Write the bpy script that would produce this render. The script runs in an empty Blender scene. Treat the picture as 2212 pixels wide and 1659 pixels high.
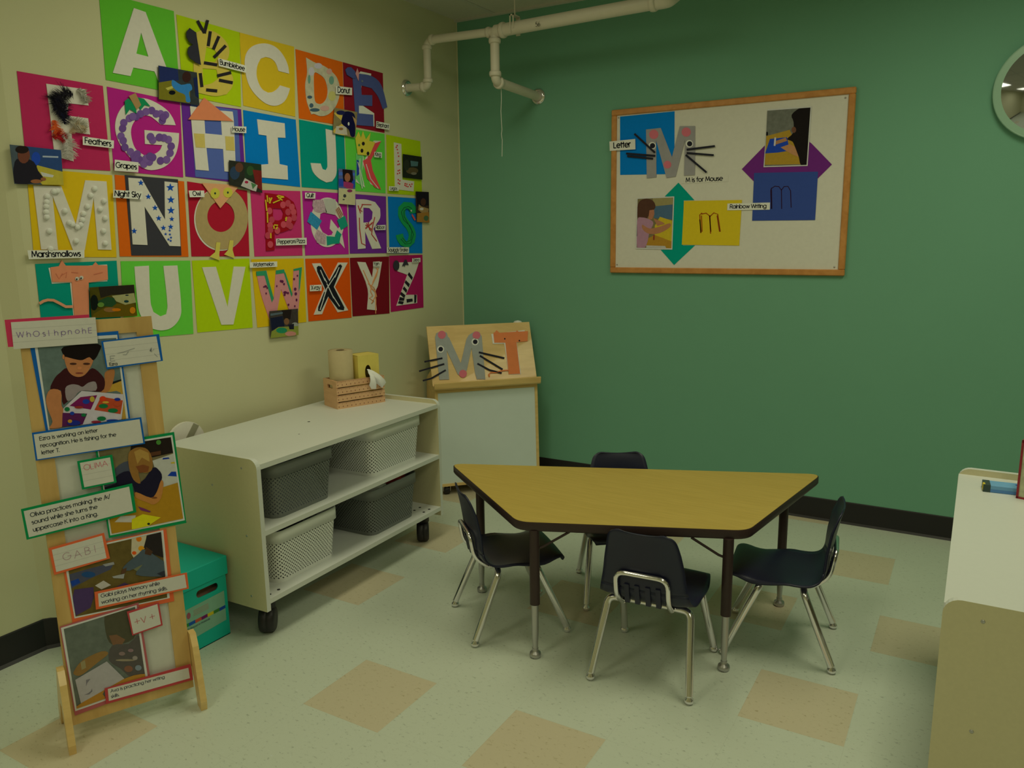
import bpy, math, random
from mathutils import Vector, Matrix
from mathutils.geometry import tessellate_polygon
random.seed(7)
PI = math.pi
C = bpy.context.scene.collection

# ---------------------------------------------------------------- camera
FPX = 1712.0
YAW, PIT, ROL = 0.5340, -0.1878, -0.0138
CAM = Vector((2.7934, -4.1352, 1.4660))
_r = Vector((math.cos(YAW), math.sin(YAW), 0))
FW = Vector((-math.sin(YAW)*math.cos(PIT), math.cos(YAW)*math.cos(PIT), math.sin(PIT)))
_u = _r.cross(FW)
RT = _r*math.cos(ROL) + _u*math.sin(ROL)
UP = -_r*math.sin(ROL) + _u*math.cos(ROL)
cam = bpy.data.cameras.new('camera'); cam.sensor_fit = 'HORIZONTAL'; cam.sensor_width = 36
cam.lens = FPX/2212*36; cam.clip_start = .02
camo = bpy.data.objects.new('camera', cam); C.objects.link(camo)
camo.matrix_world = Matrix(((RT.x, UP.x, -FW.x, CAM.x), (RT.y, UP.y, -FW.y, CAM.y), (RT.z, UP.z, -FW.z, CAM.z), (0, 0, 0, 1)))
bpy.context.scene.camera = camo

# ---------------------------------------------------------------- world, exposure, ceiling lights
sc = bpy.context.scene
sc.view_settings.view_transform = 'Standard'; sc.view_settings.look = 'None'
sc.view_settings.gamma = 1; sc.view_settings.use_curve_mapping = False
sc.view_settings.exposure = 0.0
w = bpy.data.worlds.new('world'); sc.world = w; w.use_nodes = True
w.node_tree.nodes['Background'].inputs[0].default_value = (.9, 1, .7, 1)
w.node_tree.nodes['Background'].inputs[1].default_value = .02
LCOL = (1.0, .985, .66)
HC = 2.70
LIGHTS = [(1.00, -1.75, 9.8), (1.00, -4.3, 9.6), (3.0, -1.5, 13.6), (3.44, -4.3, 12.5)]
for (lx, ly, pw) in LIGHTS:
    L = bpy.data.lights.new('ceiling_lamp', 'AREA'); L.shape = 'RECTANGLE'; L.size = .54; L.size_y = 1.14
    L.energy = pw; L.color = LCOL; L.spread = math.radians(170)
    lo = bpy.data.objects.new('ceiling_lamp', L); C.objects.link(lo); lo.location = (lx, ly, HC-.012)

# ---------------------------------------------------------------- materials
def lin(c):
    c /= 255.0
    return c/12.92 if c <= .04045 else ((c+.055)/1.055)**2.4
REF = (168, 168, 142)
def alb(rgb): return tuple(min(.9, lin(v)/lin(r)*.8) for v, r in zip(rgb, REF))
_m = {}
def mat(rgb, rough=.85, metal=0, spec=.06, noise=.05, nscale=60, name='paper', coat=0):
    key = (tuple(rgb), rough, metal, spec, noise, nscale, coat)
    if key in _m: return _m[key]
    m = bpy.data.materials.new(name); m.use_nodes = True
    nt = m.node_tree; b = nt.nodes['Principled BSDF']; a = alb(rgb)
    b.inputs['Roughness'].default_value = rough; b.inputs['Metallic'].default_value = metal
    b.inputs['Specular IOR Level'].default_value = spec; b.inputs['Coat Weight'].default_value = coat
    if noise:
        tc = nt.nodes.new('ShaderNodeTexCoord'); n = nt.nodes.new('ShaderNodeTexNoise'); n.inputs['Scale'].default_value = nscale
        n.inputs['Detail'].default_value = 4
        mx = nt.nodes.new('ShaderNodeMix'); mx.data_type = 'RGBA'
        mx.inputs[6].default_value = (*[v*(1-noise) for v in a], 1); mx.inputs[7].default_value = (*[min(1, v*(1+noise)) for v in a], 1)
        nt.links.new(tc.outputs['Object'], n.inputs['Vector']); nt.links.new(n.outputs['Fac'], mx.inputs[0]); nt.links.new(mx.outputs[2], b.inputs['Base Color'])
    else: b.inputs['Base Color'].default_value = (*a, 1)
    _m[key] = m; return m
def nodes(m): return m.node_tree.nodes, m.node_tree.links, m.node_tree.nodes['Principled BSDF']
def wood(name, c1, c2, scale=(1, 12, 12), rough=.45, f=3.0, coat=0):
    m = bpy.data.materials.new(name); m.use_nodes = True; N, K, b = nodes(m)
    tc = N.new('ShaderNodeTexCoord'); mp = N.new('ShaderNodeMapping'); mp.inputs['Scale'].default_value = scale
    n = N.new('ShaderNodeTexNoise'); n.inputs['Scale'].default_value = f; n.inputs['Detail'].default_value = 7; n.inputs['Distortion'].default_value = .6
    r = N.new('ShaderNodeValToRGB'); r.color_ramp.elements[0].position = .3; r.color_ramp.elements[1].position = .7
    r.color_ramp.elements[0].color = (*alb(c1), 1); r.color_ramp.elements[1].color = (*alb(c2), 1)
    K.new(tc.outputs['Object'], mp.inputs[0]); K.new(mp.outputs[0], n.inputs['Vector']); K.new(n.outputs['Fac'], r.inputs[0]); K.new(r.outputs[0], b.inputs['Base Color'])
    b.inputs['Roughness'].default_value = rough; b.inputs['Coat Weight'].default_value = coat
    return m
def wallmat(name, rgb):
    m = mat(rgb, .8, 0, .1, .03, 3, name); m = m.copy(); m.name = name; N, K, b = nodes(m)
    n = N.new('ShaderNodeTexNoise'); n.inputs['Scale'].default_value = 260; n.inputs['Detail'].default_value = 3
    bp = N.new('ShaderNodeBump'); bp.inputs['Strength'].default_value = .12; bp.inputs['Distance'].default_value = .002
    tc = N.new('ShaderNodeTexCoord'); K.new(tc.outputs['Object'], n.inputs['Vector']); K.new(n.outputs['Fac'], bp.inputs['Height']); K.new(bp.outputs[0], b.inputs['Normal'])
    return m
WALLB = wallmat('beige_paint', (157, 155, 110)); WALLG = wallmat('green_paint', (86, 127, 92))
BLACKR = mat((24, 22, 20), .45, 0, .4, .05, 30, 'black_rubber')
CHROME = mat((175, 172, 150), .16, 1, .5, 0, name='chrome')
DULLM = mat((140, 138, 118), .4, 1, .5, 0, name='dull_metal')
NAVY = mat((17, 19, 33), .38, 0, .5, .08, 20, 'navy_plastic')
BROWNM = mat((42, 30, 24), .45, 0, .4, .05, 30, 'brown_enamel')
PINE = wood('pine', (146, 116, 56), (166, 138, 74), (6, 6, 1.2), .5)
BIRCH = wood('birch', (160, 132, 68), (176, 150, 84), (1.5, 1.5, 9), .4, coat=.2)
OAKT = wood('oak_laminate', (138, 117, 44), (148, 127, 52), (1.6, 34, 34), .42, 4)
FRAMEO = wood('oak_frame', (140, 92, 36), (156, 108, 48), (8, 8, 8), .5)
LAM = mat((162, 164, 138), .42, 0, .4, .02, 90, 'white_laminate')
LAMS = mat((156, 150, 104), .5, 0, .35, .05, 120, 'cream_laminate')
WBOARD = mat((163, 172, 147), .25, 0, .45, .02, 20, 'whiteboard')
WPIPE = mat((160, 155, 122), .45, 0, .4, .04, 30, 'white_pipe')
W = mat((170, 166, 138), name='white_paper')
W2 = mat((176, 176, 154), name='bright_paper')
INK = mat((35, 35, 35), noise=0, name='ink')

# ---------------------------------------------------------------- mesh builder
class MB:
    def __init__(s): s.v = []; s.f = []; s.mi = []; s.m = []; s.sm = []
    def midx(s, m):
        if m not in s.m: s.m.append(m)
        return s.m.index(m)
    def add(s, vs, fs, m, smooth=False):
        o = len(s.v); k = s.midx(m); s.v += [Vector(v) for v in vs]
        for f in fs: s.f.append([o+i for i in f]); s.mi.append(k); s.sm.append(smooth)
    def box(s, a, b, m, M=None, bev=0):
        a, b = [min(p, q) for p, q in zip(a, b)], [max(p, q) for p, q in zip(a, b)]
        if bev:
            r = bev; vs = []; 
            for ix, x in ((0, a[0]), (1, b[0])):
                for iy, y in ((0, a[1]), (1, b[1])):
                    for iz, z in ((0, a[2]), (1, b[2])):
                        sx, sy, sz = (1, -1)[ix]*r, (1, -1)[iy]*r, (1, -1)[iz]*r
                        vs += [(x, y+sy, z+sz), (x+sx, y, z+sz), (x+sx, y+sy, z)]
            def k(ix, iy, iz, w): return (ix*4+iy*2+iz)*3+w
            fs = [[k(i, 0, 0, 0), k(i, 1, 0, 0), k(i, 1, 1, 0), k(i, 0, 1, 0)] for i in (0, 1)] + [[k(0, i, 0, 1), k(1, i, 0, 1), k(1, i, 1, 1), k(0, i, 1, 1)] for i in (0, 1)] + [[k(0, 0, i, 2), k(1, 0, i, 2), k(1, 1, i, 2), k(0, 1, i, 2)] for i in (0, 1)]
            for i in (0, 1):
                for j in (0, 1):
                    fs += [[k(i, j, 0, 0), k(i, j, 1, 0), k(i, j, 1, 1), k(i, j, 0, 1)], [k(i, 0, j, 0), k(i, 1, j, 0), k(i, 1, j, 2), k(i, 0, j, 2)], [k(0, i, j, 1), k(1, i, j, 1), k(1, i, j, 2), k(0, i, j, 2)]]
                    for l in (0, 1): fs.append([k(i, j, l, 0), k(i, j, l, 1), k(i, j, l, 2)])
        else:
            vs = [(x, y, z) for x in (a[0], b[0]) for y in (a[1], b[1]) for z in (a[2], b[2])]
            fs = [[0, 1, 3, 2], [4, 6, 7, 5], [0, 4, 5, 1], [2, 3, 7, 6], [0, 2, 6, 4], [1, 5, 7, 3]]
        if M is not None: vs = [M @ Vector(v) for v in vs]
        s.add(vs, fs, m)
    def prism(s, loops, fn, n0, n1, m, medge=None, flat=False):
        # loops: list of 2D loops (first outer, rest holes); fn(a,b,n)->world
        pts = [p for l in loops for p in l]; N = len(pts)
        tri = tessellate_polygon([[Vector((p[0], p[1], 0)) for p in l] for l in loops])
        s.add([fn(p[0], p[1], n1) for p in pts], [list(t) for t in tri], m)
        if flat: return
        s.add([fn(p[0], p[1], n0) for p in pts], [list(t)[::-1] for t in tri], m)
        for l in loops:
            k = len(l); vs = [fn(p[0], p[1], n0) for p in l]+[fn(p[0], p[1], n1) for p in l]
            s.add(vs, [[i, (i+1) % k, k+(i+1) % k, k+i] for i in range(k)], medge or m)
    def tube(s, pts, r, m, n=10, caps=True, rs=None):
        pts = [Vector(p) for p in pts]; T = []
        for i in range(len(pts)):
            a = pts[max(0, i-1)]; b = pts[min(len(pts)-1, i+1)]; T.append((b-a).normalized())
        u = T[0].cross(Vector((0, 0, 1)));
        if u.length < .05: u = T[0].cross(Vector((1, 0, 0)))
        u.normalize(); vs = []
        for i, p in enumerate(pts):
            u = (u - T[i]*u.dot(T[i])).normalized(); v = T[i].cross(u); rr = rs[i] if rs else r
            for k in range(n):
                a = 2*PI*k/n; vs.append(p+u*math.cos(a)*rr+v*math.sin(a)*rr)
        fs = [[i*n+k, i*n+(k+1) % n, (i+1)*n+(k+1) % n, (i+1)*n+k] for i in range(len(pts)-1) for k in range(n)]
        s.add(vs, fs, m, True)
        if caps: s.add(vs[:n], [list(range(n))[::-1]], m); s.add(vs[-n:], [list(range(n))], m)
    def lathe(s, prof, base, axis, m, n=24, smooth=True):
        axis = Vector(axis).normalized(); base = Vector(base)
        u = axis.cross(Vector((0, 0, 1)));
        if u.length < .05: u = Vector((1, 0, 0))
        u.normalize(); v = axis.cross(u); vs = []
        for (r, h) in prof:
            for k in range(n):
                a = 2*PI*k/n; vs.append(base+axis*h+(u*math.cos(a)+v*math.sin(a))*r)
        s.add(vs, [[i*n+k, i*n+(k+1) % n, (i+1)*n+(k+1) % n, (i+1)*n+k] for i in range(len(prof)-1) for k in range(n)], m, smooth)
        if prof[0][0] > 1e-4: s.add(vs[:n], [list(range(n))[::-1]], m)
        if prof[-1][0] > 1e-4: s.add(vs[-n:], [list(range(n))], m)
    def build(s, name, parent=None, label=None, origin=None):
        me = bpy.data.meshes.new(name)
        if parent is not None: o0 = Vector(parent.get('_o', (0, 0, 0)))
        elif origin is not None: o0 = Vector(origin)
        else: o0 = Vector((0, 0, 0))
        me.from_pydata([tuple(v-o0) for v in s.v], [], s.f)
        for m in s.m: me.materials.append(m)
        me.polygons.foreach_set('material_index', s.mi); me.polygons.foreach_set('use_smooth', s.sm); me.update()
        o = bpy.data.objects.new(name, me); C.objects.link(o)
        if parent is not None: o.parent = parent; o['_o'] = list(o0)
        else: o.location = o0
        if label: o['label'] = label
        return o
def thing(name, label, cat, loc=(0, 0, 0), group=None):
    o = bpy.data.objects.new(name, None); C.objects.link(o); o.location = loc; o.empty_display_size = .05
    o['label'] = label; o['category'] = cat; o['_o'] = list(loc)
    if group: o['group'] = group
    return o
def tag(o, label, cat, group=None):
    o['label'] = label; o['category'] = cat
    if group: o['group'] = group
    return o
def struct(mb, name):
    o = mb.build(name); o['kind'] = 'structure'; return o
def arc3(pts, r=.02, k=5):      # round the corners of a 3D polyline
    pts = [Vector(p) for p in pts]; out = [pts[0]]
    for i in range(1, len(pts)-1):
        a, b, c = pts[i-1], pts[i], pts[i+1]; rr = min(r, (a-b).length*.48, (c-b).length*.48)
        p = b+(a-b).normalized()*rr; q = b+(c-b).normalized()*rr
        for j in range(k+1):
            t = j/k; out.append(p*(1-t)**2+b*2*t*(1-t)+q*t*t)
    return out+[pts[-1]]

# ---------------------------------------------------------------- planes
def ray(x, y): return (x-1106)/FPX*RT-(y-829.5)/FPX*UP+FW
class Plane:
    def __init__(s, o, ea, eb):
        s.o = Vector(o); s.a = Vector(ea).normalized(); s.b = Vector(eb).normalized(); s.n = s.a.cross(s.b).normalized()
        if s.n.dot(CAM-s.o) < 0: s.n = -s.n
    def w(s, a, b, n=0): return s.o+s.a*a+s.b*b+s.n*n
    def px(s, x, y, n=0):
        d = ray(x, y); o = s.o+s.n*n; t = (o-CAM).dot(s.n)/d.dot(s.n); X = CAM+d*t-s.o
        return (X.dot(s.a), X.dot(s.b))
CROPS = {'1': (0, 0, 4.148), '2': (480, 0, 4.148), '3': (0, 340, 4.148), '4': (480, 340, 4.148), '5': (0, 660, 4.148), '6': (0, 1000, 4.609),
         '7': (0, 1280, 4.254), 'b': (1280, 160, 3.568), 'f': (0, 0, 1), '8': (660, 660, 3.770), 't': (360, 1140, 5.922)}
def P(s, crop='f'):
    ox, oy, k = CROPS[crop]; out = []
    for t in s.split():
        x, y = t.split(','); out.append((ox+float(x)/k, oy+float(y)/k))
    return out
def onp(pl, pts, n=0): return [pl.px(x, y, n) for x, y in pts]
def smooth(pts, k=4):
    n = len(pts); out = []
    for i in range(n):
        p0, p1, p2, p3 = [Vector(pts[(i+j-1) % n]) for j in range(4)]
        for j in range(k):
            t = j/k; out.append(tuple(.5*((2*p1)+(-p0+p2)*t+(2*p0-5*p1+4*p2-p3)*t*t+(-p0+3*p1-3*p2+p3)*t**3)))
    return out
def smoothc(pts, k=4, lim=34):      # like smooth(), but sharp corners stay sharp
    n = len(pts); V = [Vector(p) for p in pts]; cor = []
    for i in range(n):
        a, b = V[i]-V[i-1], V[(i+1) % n]-V[i]
        cor.append(a.length < 1e-9 or b.length < 1e-9 or a.angle(b) > math.radians(lim))
    out = []
    for i in range(n):
        p1, p2 = V[i], V[(i+1) % n]
        if cor[i] and cor[(i+1) % n]: out.append(tuple(p1)); continue
        p0 = p1*2-p2 if cor[i] else V[i-1]; p3 = p2*2-p1 if cor[(i+1) % n] else V[(i+2) % n]
        L = (p2-p1).length
        t1 = (p2-p0)/max(1e-6, (p2-p0).length)*L; t2 = (p3-p1)/max(1e-6, (p3-p1).length)*L
        for j in range(k):
            t = j/k; q = p1*(2*t**3-3*t*t+1)+t1*(t**3-2*t*t+t)+p2*(-2*t**3+3*t*t)+t2*(t**3-t*t); out.append(tuple(q))
    return out
def ell(cx, cy, rx, ry=None, n=16, rot=0):
    ry = ry or rx; c, s_ = math.cos(rot), math.sin(rot)
    return [(cx+rx*math.cos(2*PI*i/n)*c-ry*math.sin(2*PI*i/n)*s_, cy+rx*math.cos(2*PI*i/n)*s_+ry*math.sin(2*PI*i/n)*c) for i in range(n)]
def pell(cx, cy, rx, ry=None, crop='f', n=14, rot=0):
    ox, oy, k = CROPS[crop]; return [(ox+x/k, oy+y/k) for x, y in ell(cx, cy, rx, ry, n, rot)]
def strip(pts, w):             # ribbon polygon along a 2D polyline
    pts = [Vector(p) for p in pts]; L = []; R = []
    for i in range(len(pts)):
        a = pts[max(0, i-1)]; b = pts[min(len(pts)-1, i+1)]; d = (b-a)
        if d.length < 1e-9: d = Vector((1, 0))
        d.normalize(); nn = Vector((-d.y, d.x))*w/2; L.append(tuple(pts[i]+nn)); R.append(tuple(pts[i]-nn))
    return L+R[::-1]
def pstrip(s, w, crop):
    k = CROPS[crop][2]; return strip(P(s, crop), w/k)
def piece(pl, loops, n0, n1, m, name, parent, label=None):   # one cut piece of paper lying on a plane
    mb = MB(); mb.prism([onp(pl, l, n1) for l in loops], pl.w, n0, n1, m); return mb.build(name, parent, label)

# ---------------------------------------------------------------- stroke lettering (round geometric sans)
def A_(cx, cy, rx, ry, a0, a1, k=None):
    k = k or max(3, int(abs(a1-a0)/22)); return [(cx+rx*math.cos(math.radians(a0+(a1-a0)*i/k)), cy+ry*math.sin(math.radians(a0+(a1-a0)*i/k))) for i in range(k+1)]
bw = A_(.26, .26, .26, .26, 0, 360)
G_ = {' ': (.28, []), '.': (.14, [[(.04, 0), (.04, .05)]]), '/': (.34, [[(0, -.1), (.3, .8)]]), '-': (.3, [[(.02, .27), (.26, .27)]]), '+': (.5, [[(.02, .3), (.42, .3)], [(.22, .1), (.22, .52)]]),
 'a': (.66, [bw, [(.52, 0), (.52, .52)]]), 'b': (.62, [[(0, 0), (0, .76)], bw]), 'c': (.54, [A_(.26, .26, .26, .26, 50, 310)]), 'd': (.66, [bw, [(.52, 0), (.52, .76)]]),
 'e': (.6, [[(0, .27), (.52, .27)]+A_(.26, .26, .26, .26, 5, 310)]), 'f': (.3, [[(.08, 0), (.08, .6)]+A_(.2, .62, .12, .14, 180, 80), [(-.04, .5), (.24, .5)]]),
 'g': (.66, [bw, [(.52, .52), (.52, -.02)]+A_(.27, -.02, .25, .2, 0, -160)]), 'h': (.52, [[(0, 0), (0, .76)], A_(.2, .3, .2, .22, 180, 0)+[(.4, 0)]]), 'i': (.14, [[(.02, 0), (.02, .52)], [(.02, .66), (.02, .71)]]),
 'j': (.14, [[(.02, .52), (.02, -.15)]]), 'k': (.46, [[(0, 0), (0, .76)], [(.36, .52), (.02, .24)], [(.12, .32), (.4, 0)]]), 'l': (.14, [[(.02, 0), (.02, .76)]]),
 'm': (.82, [[(0, 0), (0, .52)], A_(.17, .33, .17, .19, 180, 0)+[(.34, 0)], A_(.51, .33, .17, .19, 180, 0)+[(.68, 0)]]), 'n': (.52, [[(0, 0), (0, .52)], A_(.2, .3, .2, .22, 180, 0)+[(.4, 0)]]),
 'o': (.64, [bw]), 'p': (.62, [[(0, -.22), (0, .52)], bw]), 'q': (.66, [bw, [(.52, -.22), (.52, .52)]]), 'r': (.3, [[(0, 0), (0, .52)], A_(.16, .34, .16, .18, 180, 60)]),
 's': (.4, [A_(.15, .39, .13, .12, 40, 270)+A_(.15, .13, .15, .14, 90, -140)]), 't': (.3, [[(.1, 0), (.1, .7)], [(-.02, .52), (.22, .52)]]), 'u': (.54, [[(0, .52)]+A_(.2, .2, .2, .2, 180, 360)+[(.4, .52)], [(.42, 0), (.42, .52)]]),
 'v': (.46, [[(0, .52), (.2, 0), (.4, .52)]]), 'w': (.7, [[(0, .52), (.16, 0), (.32, .5), (.48, 0), (.64, .52)]]), 'x': (.44, [[(0, .52), (.36, 0)], [(.36, .52), (0, 0)]]), 'y': (.46, [[(0, .52), (.21, .02)], [(.42, .52), (.12, -.22)]]), 'z': (.44, [[(0, .52), (.36, .52), (0, 0), (.36, 0)]]),
 'A': (.72, [[(0, 0), (.32, .74), (.64, 0)], [(.12, .26), (.52, .26)]]), 'B': (.54, [[(0, 0), (0, .74), (.22, .74)]+A_(.22, .57, .19, .17, 90, -90)+A_(.24, .2, .22, .2, 90, -90)+[(0, 0)], [(0, .4), (.22, .4)]]), 'C': (.76, [A_(.36, .37, .36, .37, 50, 310)]),
 'D': (.68, [[(0, 0), (0, .74), (.2, .74)]+A_(.2, .37, .38, .37, 90, -90)+[(0, 0)]]), 'E': (.5, [[(.4, 0), (0, 0), (0, .74), (.4, .74)], [(0, .4), (.36, .4)]]), 'F': (.46, [[(0, 0), (0, .74), (.36, .74)], [(0, .4), (.32, .4)]]), 'G': (.8, [A_(.36, .37, .36, .37, 45, 360)+[(.42, .37)]]),
 'H': (.62, [[(0, 0), (0, .74)], [(.5, 0), (.5, .74)], [(0, .4), (.5, .4)]]), 'I': (.16, [[(.03, 0), (.03, .74)]]), 'K': (.56, [[(0, 0), (0, .74)], [(.42, .74), (.02, .38)], [(.12, .46), (.48, 0)]]), 'L': (.44, [[(0, .74), (0, 0), (.34, 0)]]),
 'M': (.8, [[(0, 0), (.1, .74), (.35, .1), (.6, .74), (.7, 0)]]), 'N': (.64, [[(0, 0), (0, .74), (.52, 0), (.52, .74)]]), 'O': (.82, [A_(.36, .37, .36, .37, 0, 360)]), 'P': (.54, [[(0, 0), (0, .74), (.22, .74)]+A_(.22, .54, .2, .2, 90, -90)+[(0, .34)]]),
 'Q': (.82, [A_(.36, .37, .36, .37, 0, 360), [(.42, .22), (.7, -.02)]]), 'R': (.54, [[(0, 0), (0, .74), (.22, .74)]+A_(.22, .54, .2, .2, 90, -90)+[(0, .34)], [(.2, .34), (.46, 0)]]), 'S': (.52, [A_(.22, .55, .2, .19, 40, 270)+A_(.22, .19, .22, .19, 90, -140)]), 'T': (.5, [[(.22, 0), (.22, .74)], [(0, .74), (.44, .74)]]),
 'V': (.6, [[(0, .74), (.26, 0), (.52, .74)]]), 'W': (.9, [[(0, .74), (.2, 0), (.42, .7), (.64, 0), (.84, .74)]]), 'X': (.56, [[(0, .74), (.46, 0)], [(.46, .74), (0, 0)]]), 'Y': (.54, [[(0, .74), (.24, .36), (.48, .74)], [(.24, .36), (.24, 0)]]), 'Z': (.52, [[(0, .74), (.44, .74), (0, 0), (.44, 0)]]),
 '5': (.5, [[(.36, .74), (.08, .74), (.04, .42)]+A_(.2, .24, .2, .24, 110, -140)]), '6': (.5, [A_(.2, .2, .2, .2, 0, 360), [(.03, .3), (.24, .74)]])}
def textmesh(mb, lines, quad, pl, n, m, sw=.12, pad=.06, top=.1, pitch=1.25, size=None, jitter=0):
    # quad: 4 local plane points TL TR BR BL; lines fill its width
    TL, TR, BR, BL = [Vector(q) for q in quad]; W_ = ((TR-TL).length+(BR-BL).length)/2; H_ = ((BL-TL).length+(BR-TR).length)/2
    widths = [sum(G_[c][0] for c in l) for l in lines]
    if size is None: size = min(W_*(1-2*pad)/max(widths), H_*(1-2*top)/((1.0 if len(lines) > 1 else 1.05)+pitch*(len(lines)-1)))
    y0 = H_*top+.76*size if len(lines) > 1 else H_/2+.30*size
    def at(x, y):
        u, v = x/W_, y/H_; p = (TL*(1-u)+TR*u)*(1-v)+(BL*(1-u)+BR*u)*v; return (p.x, p.y)
    for li, l in enumerate(lines):
        x = W_*pad if len(lines) > 1 else (W_-widths[li]*size)/2
        for c in l:
            adv, st = G_[c]; jx = random.uniform(-jitter, jitter)*size; jy = random.uniform(-jitter, jitter)*size
            for s in st:
                q = [Vector(at(x+px_*size+jx, y0+pitch*size*li-py_*size+jy)) for px_, py_ in s]
                for i in range(len(q)-1):
                    d = q[i+1]-q[i]
                    if d.length < 1e-7: continue
                    d = d.normalized()*sw*size; e = d*(.5 if len(q) == 2 and i == 0 else .28) if len(q) == 2 else d*.3; h = Vector((-d.y, d.x))*.5; a_, b_ = q[i]-e*.6, q[i+1]+e*.6
                    mb.add([pl.w(*(a_+h), n), pl.w(*(a_-h), n), pl.w(*(b_-h), n), pl.w(*(b_+h), n)], [[0, 1, 2, 3]], m)
            x += adv*size

# ---------------------------------------------------------------- room shell
RX, RY = 5.4, -6.6
T = .3048; GX, GY = 1.0384, -2.2002
def floormat(name, base, fleck, dark):
    m = bpy.data.materials.new(name); m.use_nodes = True; N, K, b = nodes(m)
    tc = N.new('ShaderNodeTexCoord')
    n1 = N.new('ShaderNodeTexNoise'); n1.inputs['Scale'].default_value = 55; n1.inputs['Detail'].default_value = 6; n1.inputs['Roughness'].default_value = .7
    r1 = N.new('ShaderNodeValToRGB'); e = r1.color_ramp; e.elements[0].position = .33; e.elements[0].color = (*alb(dark), 1); e.elements[1].position = .42; e.elements[1].color = (*alb(base), 1)
    x = e.elements.new(.62); x.color = (*alb(base), 1); x = e.elements.new(.74); x.color = (*alb(fleck), 1)
    mp = N.new('ShaderNodeMapping'); mp.inputs['Scale'].default_value = (1, 1.7, 1); mp.inputs['Rotation'].default_value = (0, 0, .6)
    K.new(tc.outputs['Object'], mp.inputs[0]); K.new(mp.outputs[0], n1.inputs['Vector']); K.new(n1.outputs['Fac'], r1.inputs[0])
    # thin tile joints
    sep = N.new('ShaderNodeSeparateXYZ'); K.new(tc.outputs['Object'], sep.inputs[0]); outs = []
    for ax, g in ((0, GX), (1, GY)):
        a = N.new('ShaderNodeMath'); a.operation = 'SUBTRACT'; K.new(sep.outputs[ax], a.inputs[0]); a.inputs[1].default_value = g-30*T
        d = N.new('ShaderNodeMath'); d.operation = 'MODULO'; K.new(a.outputs[0], d.inputs[0]); d.inputs[1].default_value = T
        c = N.new('ShaderNodeMath'); c.operation = 'LESS_THAN'; K.new(d.outputs[0], c.inputs[0]); c.inputs[1].default_value = .0018; outs.append(c)
    mx_ = N.new('ShaderNodeMath'); mx_.operation = 'MAXIMUM'; K.new(outs[0].outputs[0], mx_.inputs[0]); K.new(outs[1].outputs[0], mx_.inputs[1])
    sc_ = N.new('ShaderNodeMath'); sc_.operation = 'MULTIPLY'; K.new(mx_.outputs[0], sc_.inputs[0]); sc_.inputs[1].default_value = .09
    mix = N.new('ShaderNodeMix'); mix.data_type = 'RGBA'; K.new(sc_.outputs[0], mix.inputs[0]); K.new(r1.outputs[0], mix.inputs[6]); mix.inputs[7].default_value = (.2, .19, .13, 1)
    K.new(mix.outputs[2], b.inputs['Base Color']); b.inputs['Roughness'].default_value = .42; b.inputs['Specular IOR Level'].default_value = .4
    return m
FL1 = floormat('vinyl_tile_pale', (154, 160, 127), (164, 170, 144), (126, 132, 104)); FL2 = floormat('vinyl_tile_tan', (155, 147, 108), (166, 158, 118), (130, 120, 80))
TAN = {(3, 3), (1, 5), (0, -1), (2, -1), (4, 1), (5, 3), (4, 5), (-2, 1), (-2, -3), (-2, 3), (3, 7), (-3, 5), (1, 2), (5, -2), (7, 0), (2, -4), (-1, -6), (4, -5), (8, -4)}
mb = MB(); xs = [-.1]; i0 = -4
xs = [(-.1, -4)]+[(GX+i*T, i) for i in range(-3, 15)]
ys = [RY]+[GY+j*T for j in range(-14, 8)]+[.05]
for ix in range(len(xs)):
    x0 = xs[ix][0]; x1 = xs[ix+1][0] if ix+1 < len(xs) else RX
    for iy in range(len(ys)-1):
        j = iy-15 if iy > 0 else -15
        mb.add([(x0, ys[iy], 0), (x1, ys[iy], 0), (x1, ys[iy+1], 0), (x0, ys[iy+1], 0)], [[0, 1, 2, 3]], FL2 if (xs[ix][1], j) in TAN else FL1)
struct(mb, 'floor')
YK = -2.632
mb = MB(); mb.prism([[(-.2, .1), (0, .1), (0, YK), (-.012, YK-.03), (-.045, YK-.075), (-.045, RY), (-.2, RY)]], lambda a, b, n: Vector((a, b, n)), 0, HC+.05, WALLB); struct(mb, 'wall_left')
mb = MB(); mb.box((0, 0, 0), (RX+.1, .15, HC+.05), WALLG); struct(mb, 'wall_back')
mb = MB(); mb.box((RX, RY, 0), (RX+.1, 0, HC+.05), WALLB); struct(mb, 'wall_right')
mb = MB(); mb.box((-.2, RY-.1, 0), (RX+.1, RY, HC+.05), WALLB); struct(mb, 'wall_front')
mb = MB(); mb.tube([(.002, -.002, .1), (.002, -.002, HC)], .005, WALLB, 6); struct(mb, 'trim_1')
# ceiling tiles and grid
cm = bpy.data.materials.new('ceiling_tile'); cm.use_nodes = True; N, K, b = nodes(cm)
tc = N.new('ShaderNodeTexCoord'); n1 = N.new('ShaderNodeTexNoise'); n1.inputs['Scale'].default_value = 120; n1.inputs['Detail'].default_value = 5
r1 = N.new('ShaderNodeValToRGB'); r1.color_ramp.elements[0].color = (*alb((146, 143, 112)), 1); r1.color_ramp.elements[1].color = (*alb((160, 157, 126)), 1)
K.new(tc.outputs['Object'], n1.inputs['Vector']); K.new(n1.outputs['Fac'], r1.inputs[0]); K.new(r1.outputs[0], b.inputs['Base Color']); b.inputs['Roughness'].default_value = .95
CG = mat((150, 148, 120), .6, name='ceiling_grid_paint')
mb = MB(); mb.box((-.2, RY, HC), (RX, .05, HC+.05), cm)
x = .27
while x < RX: mb.box((x-.012, RY, HC-.004), (x+.012, 0, HC+.001), CG); x += .61
y = -.61
while y > RY: mb.box((0, y-.012, HC-.004), (RX, y+.012, HC+.001), CG); y -= .61
struct(mb, 'ceiling')
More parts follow.
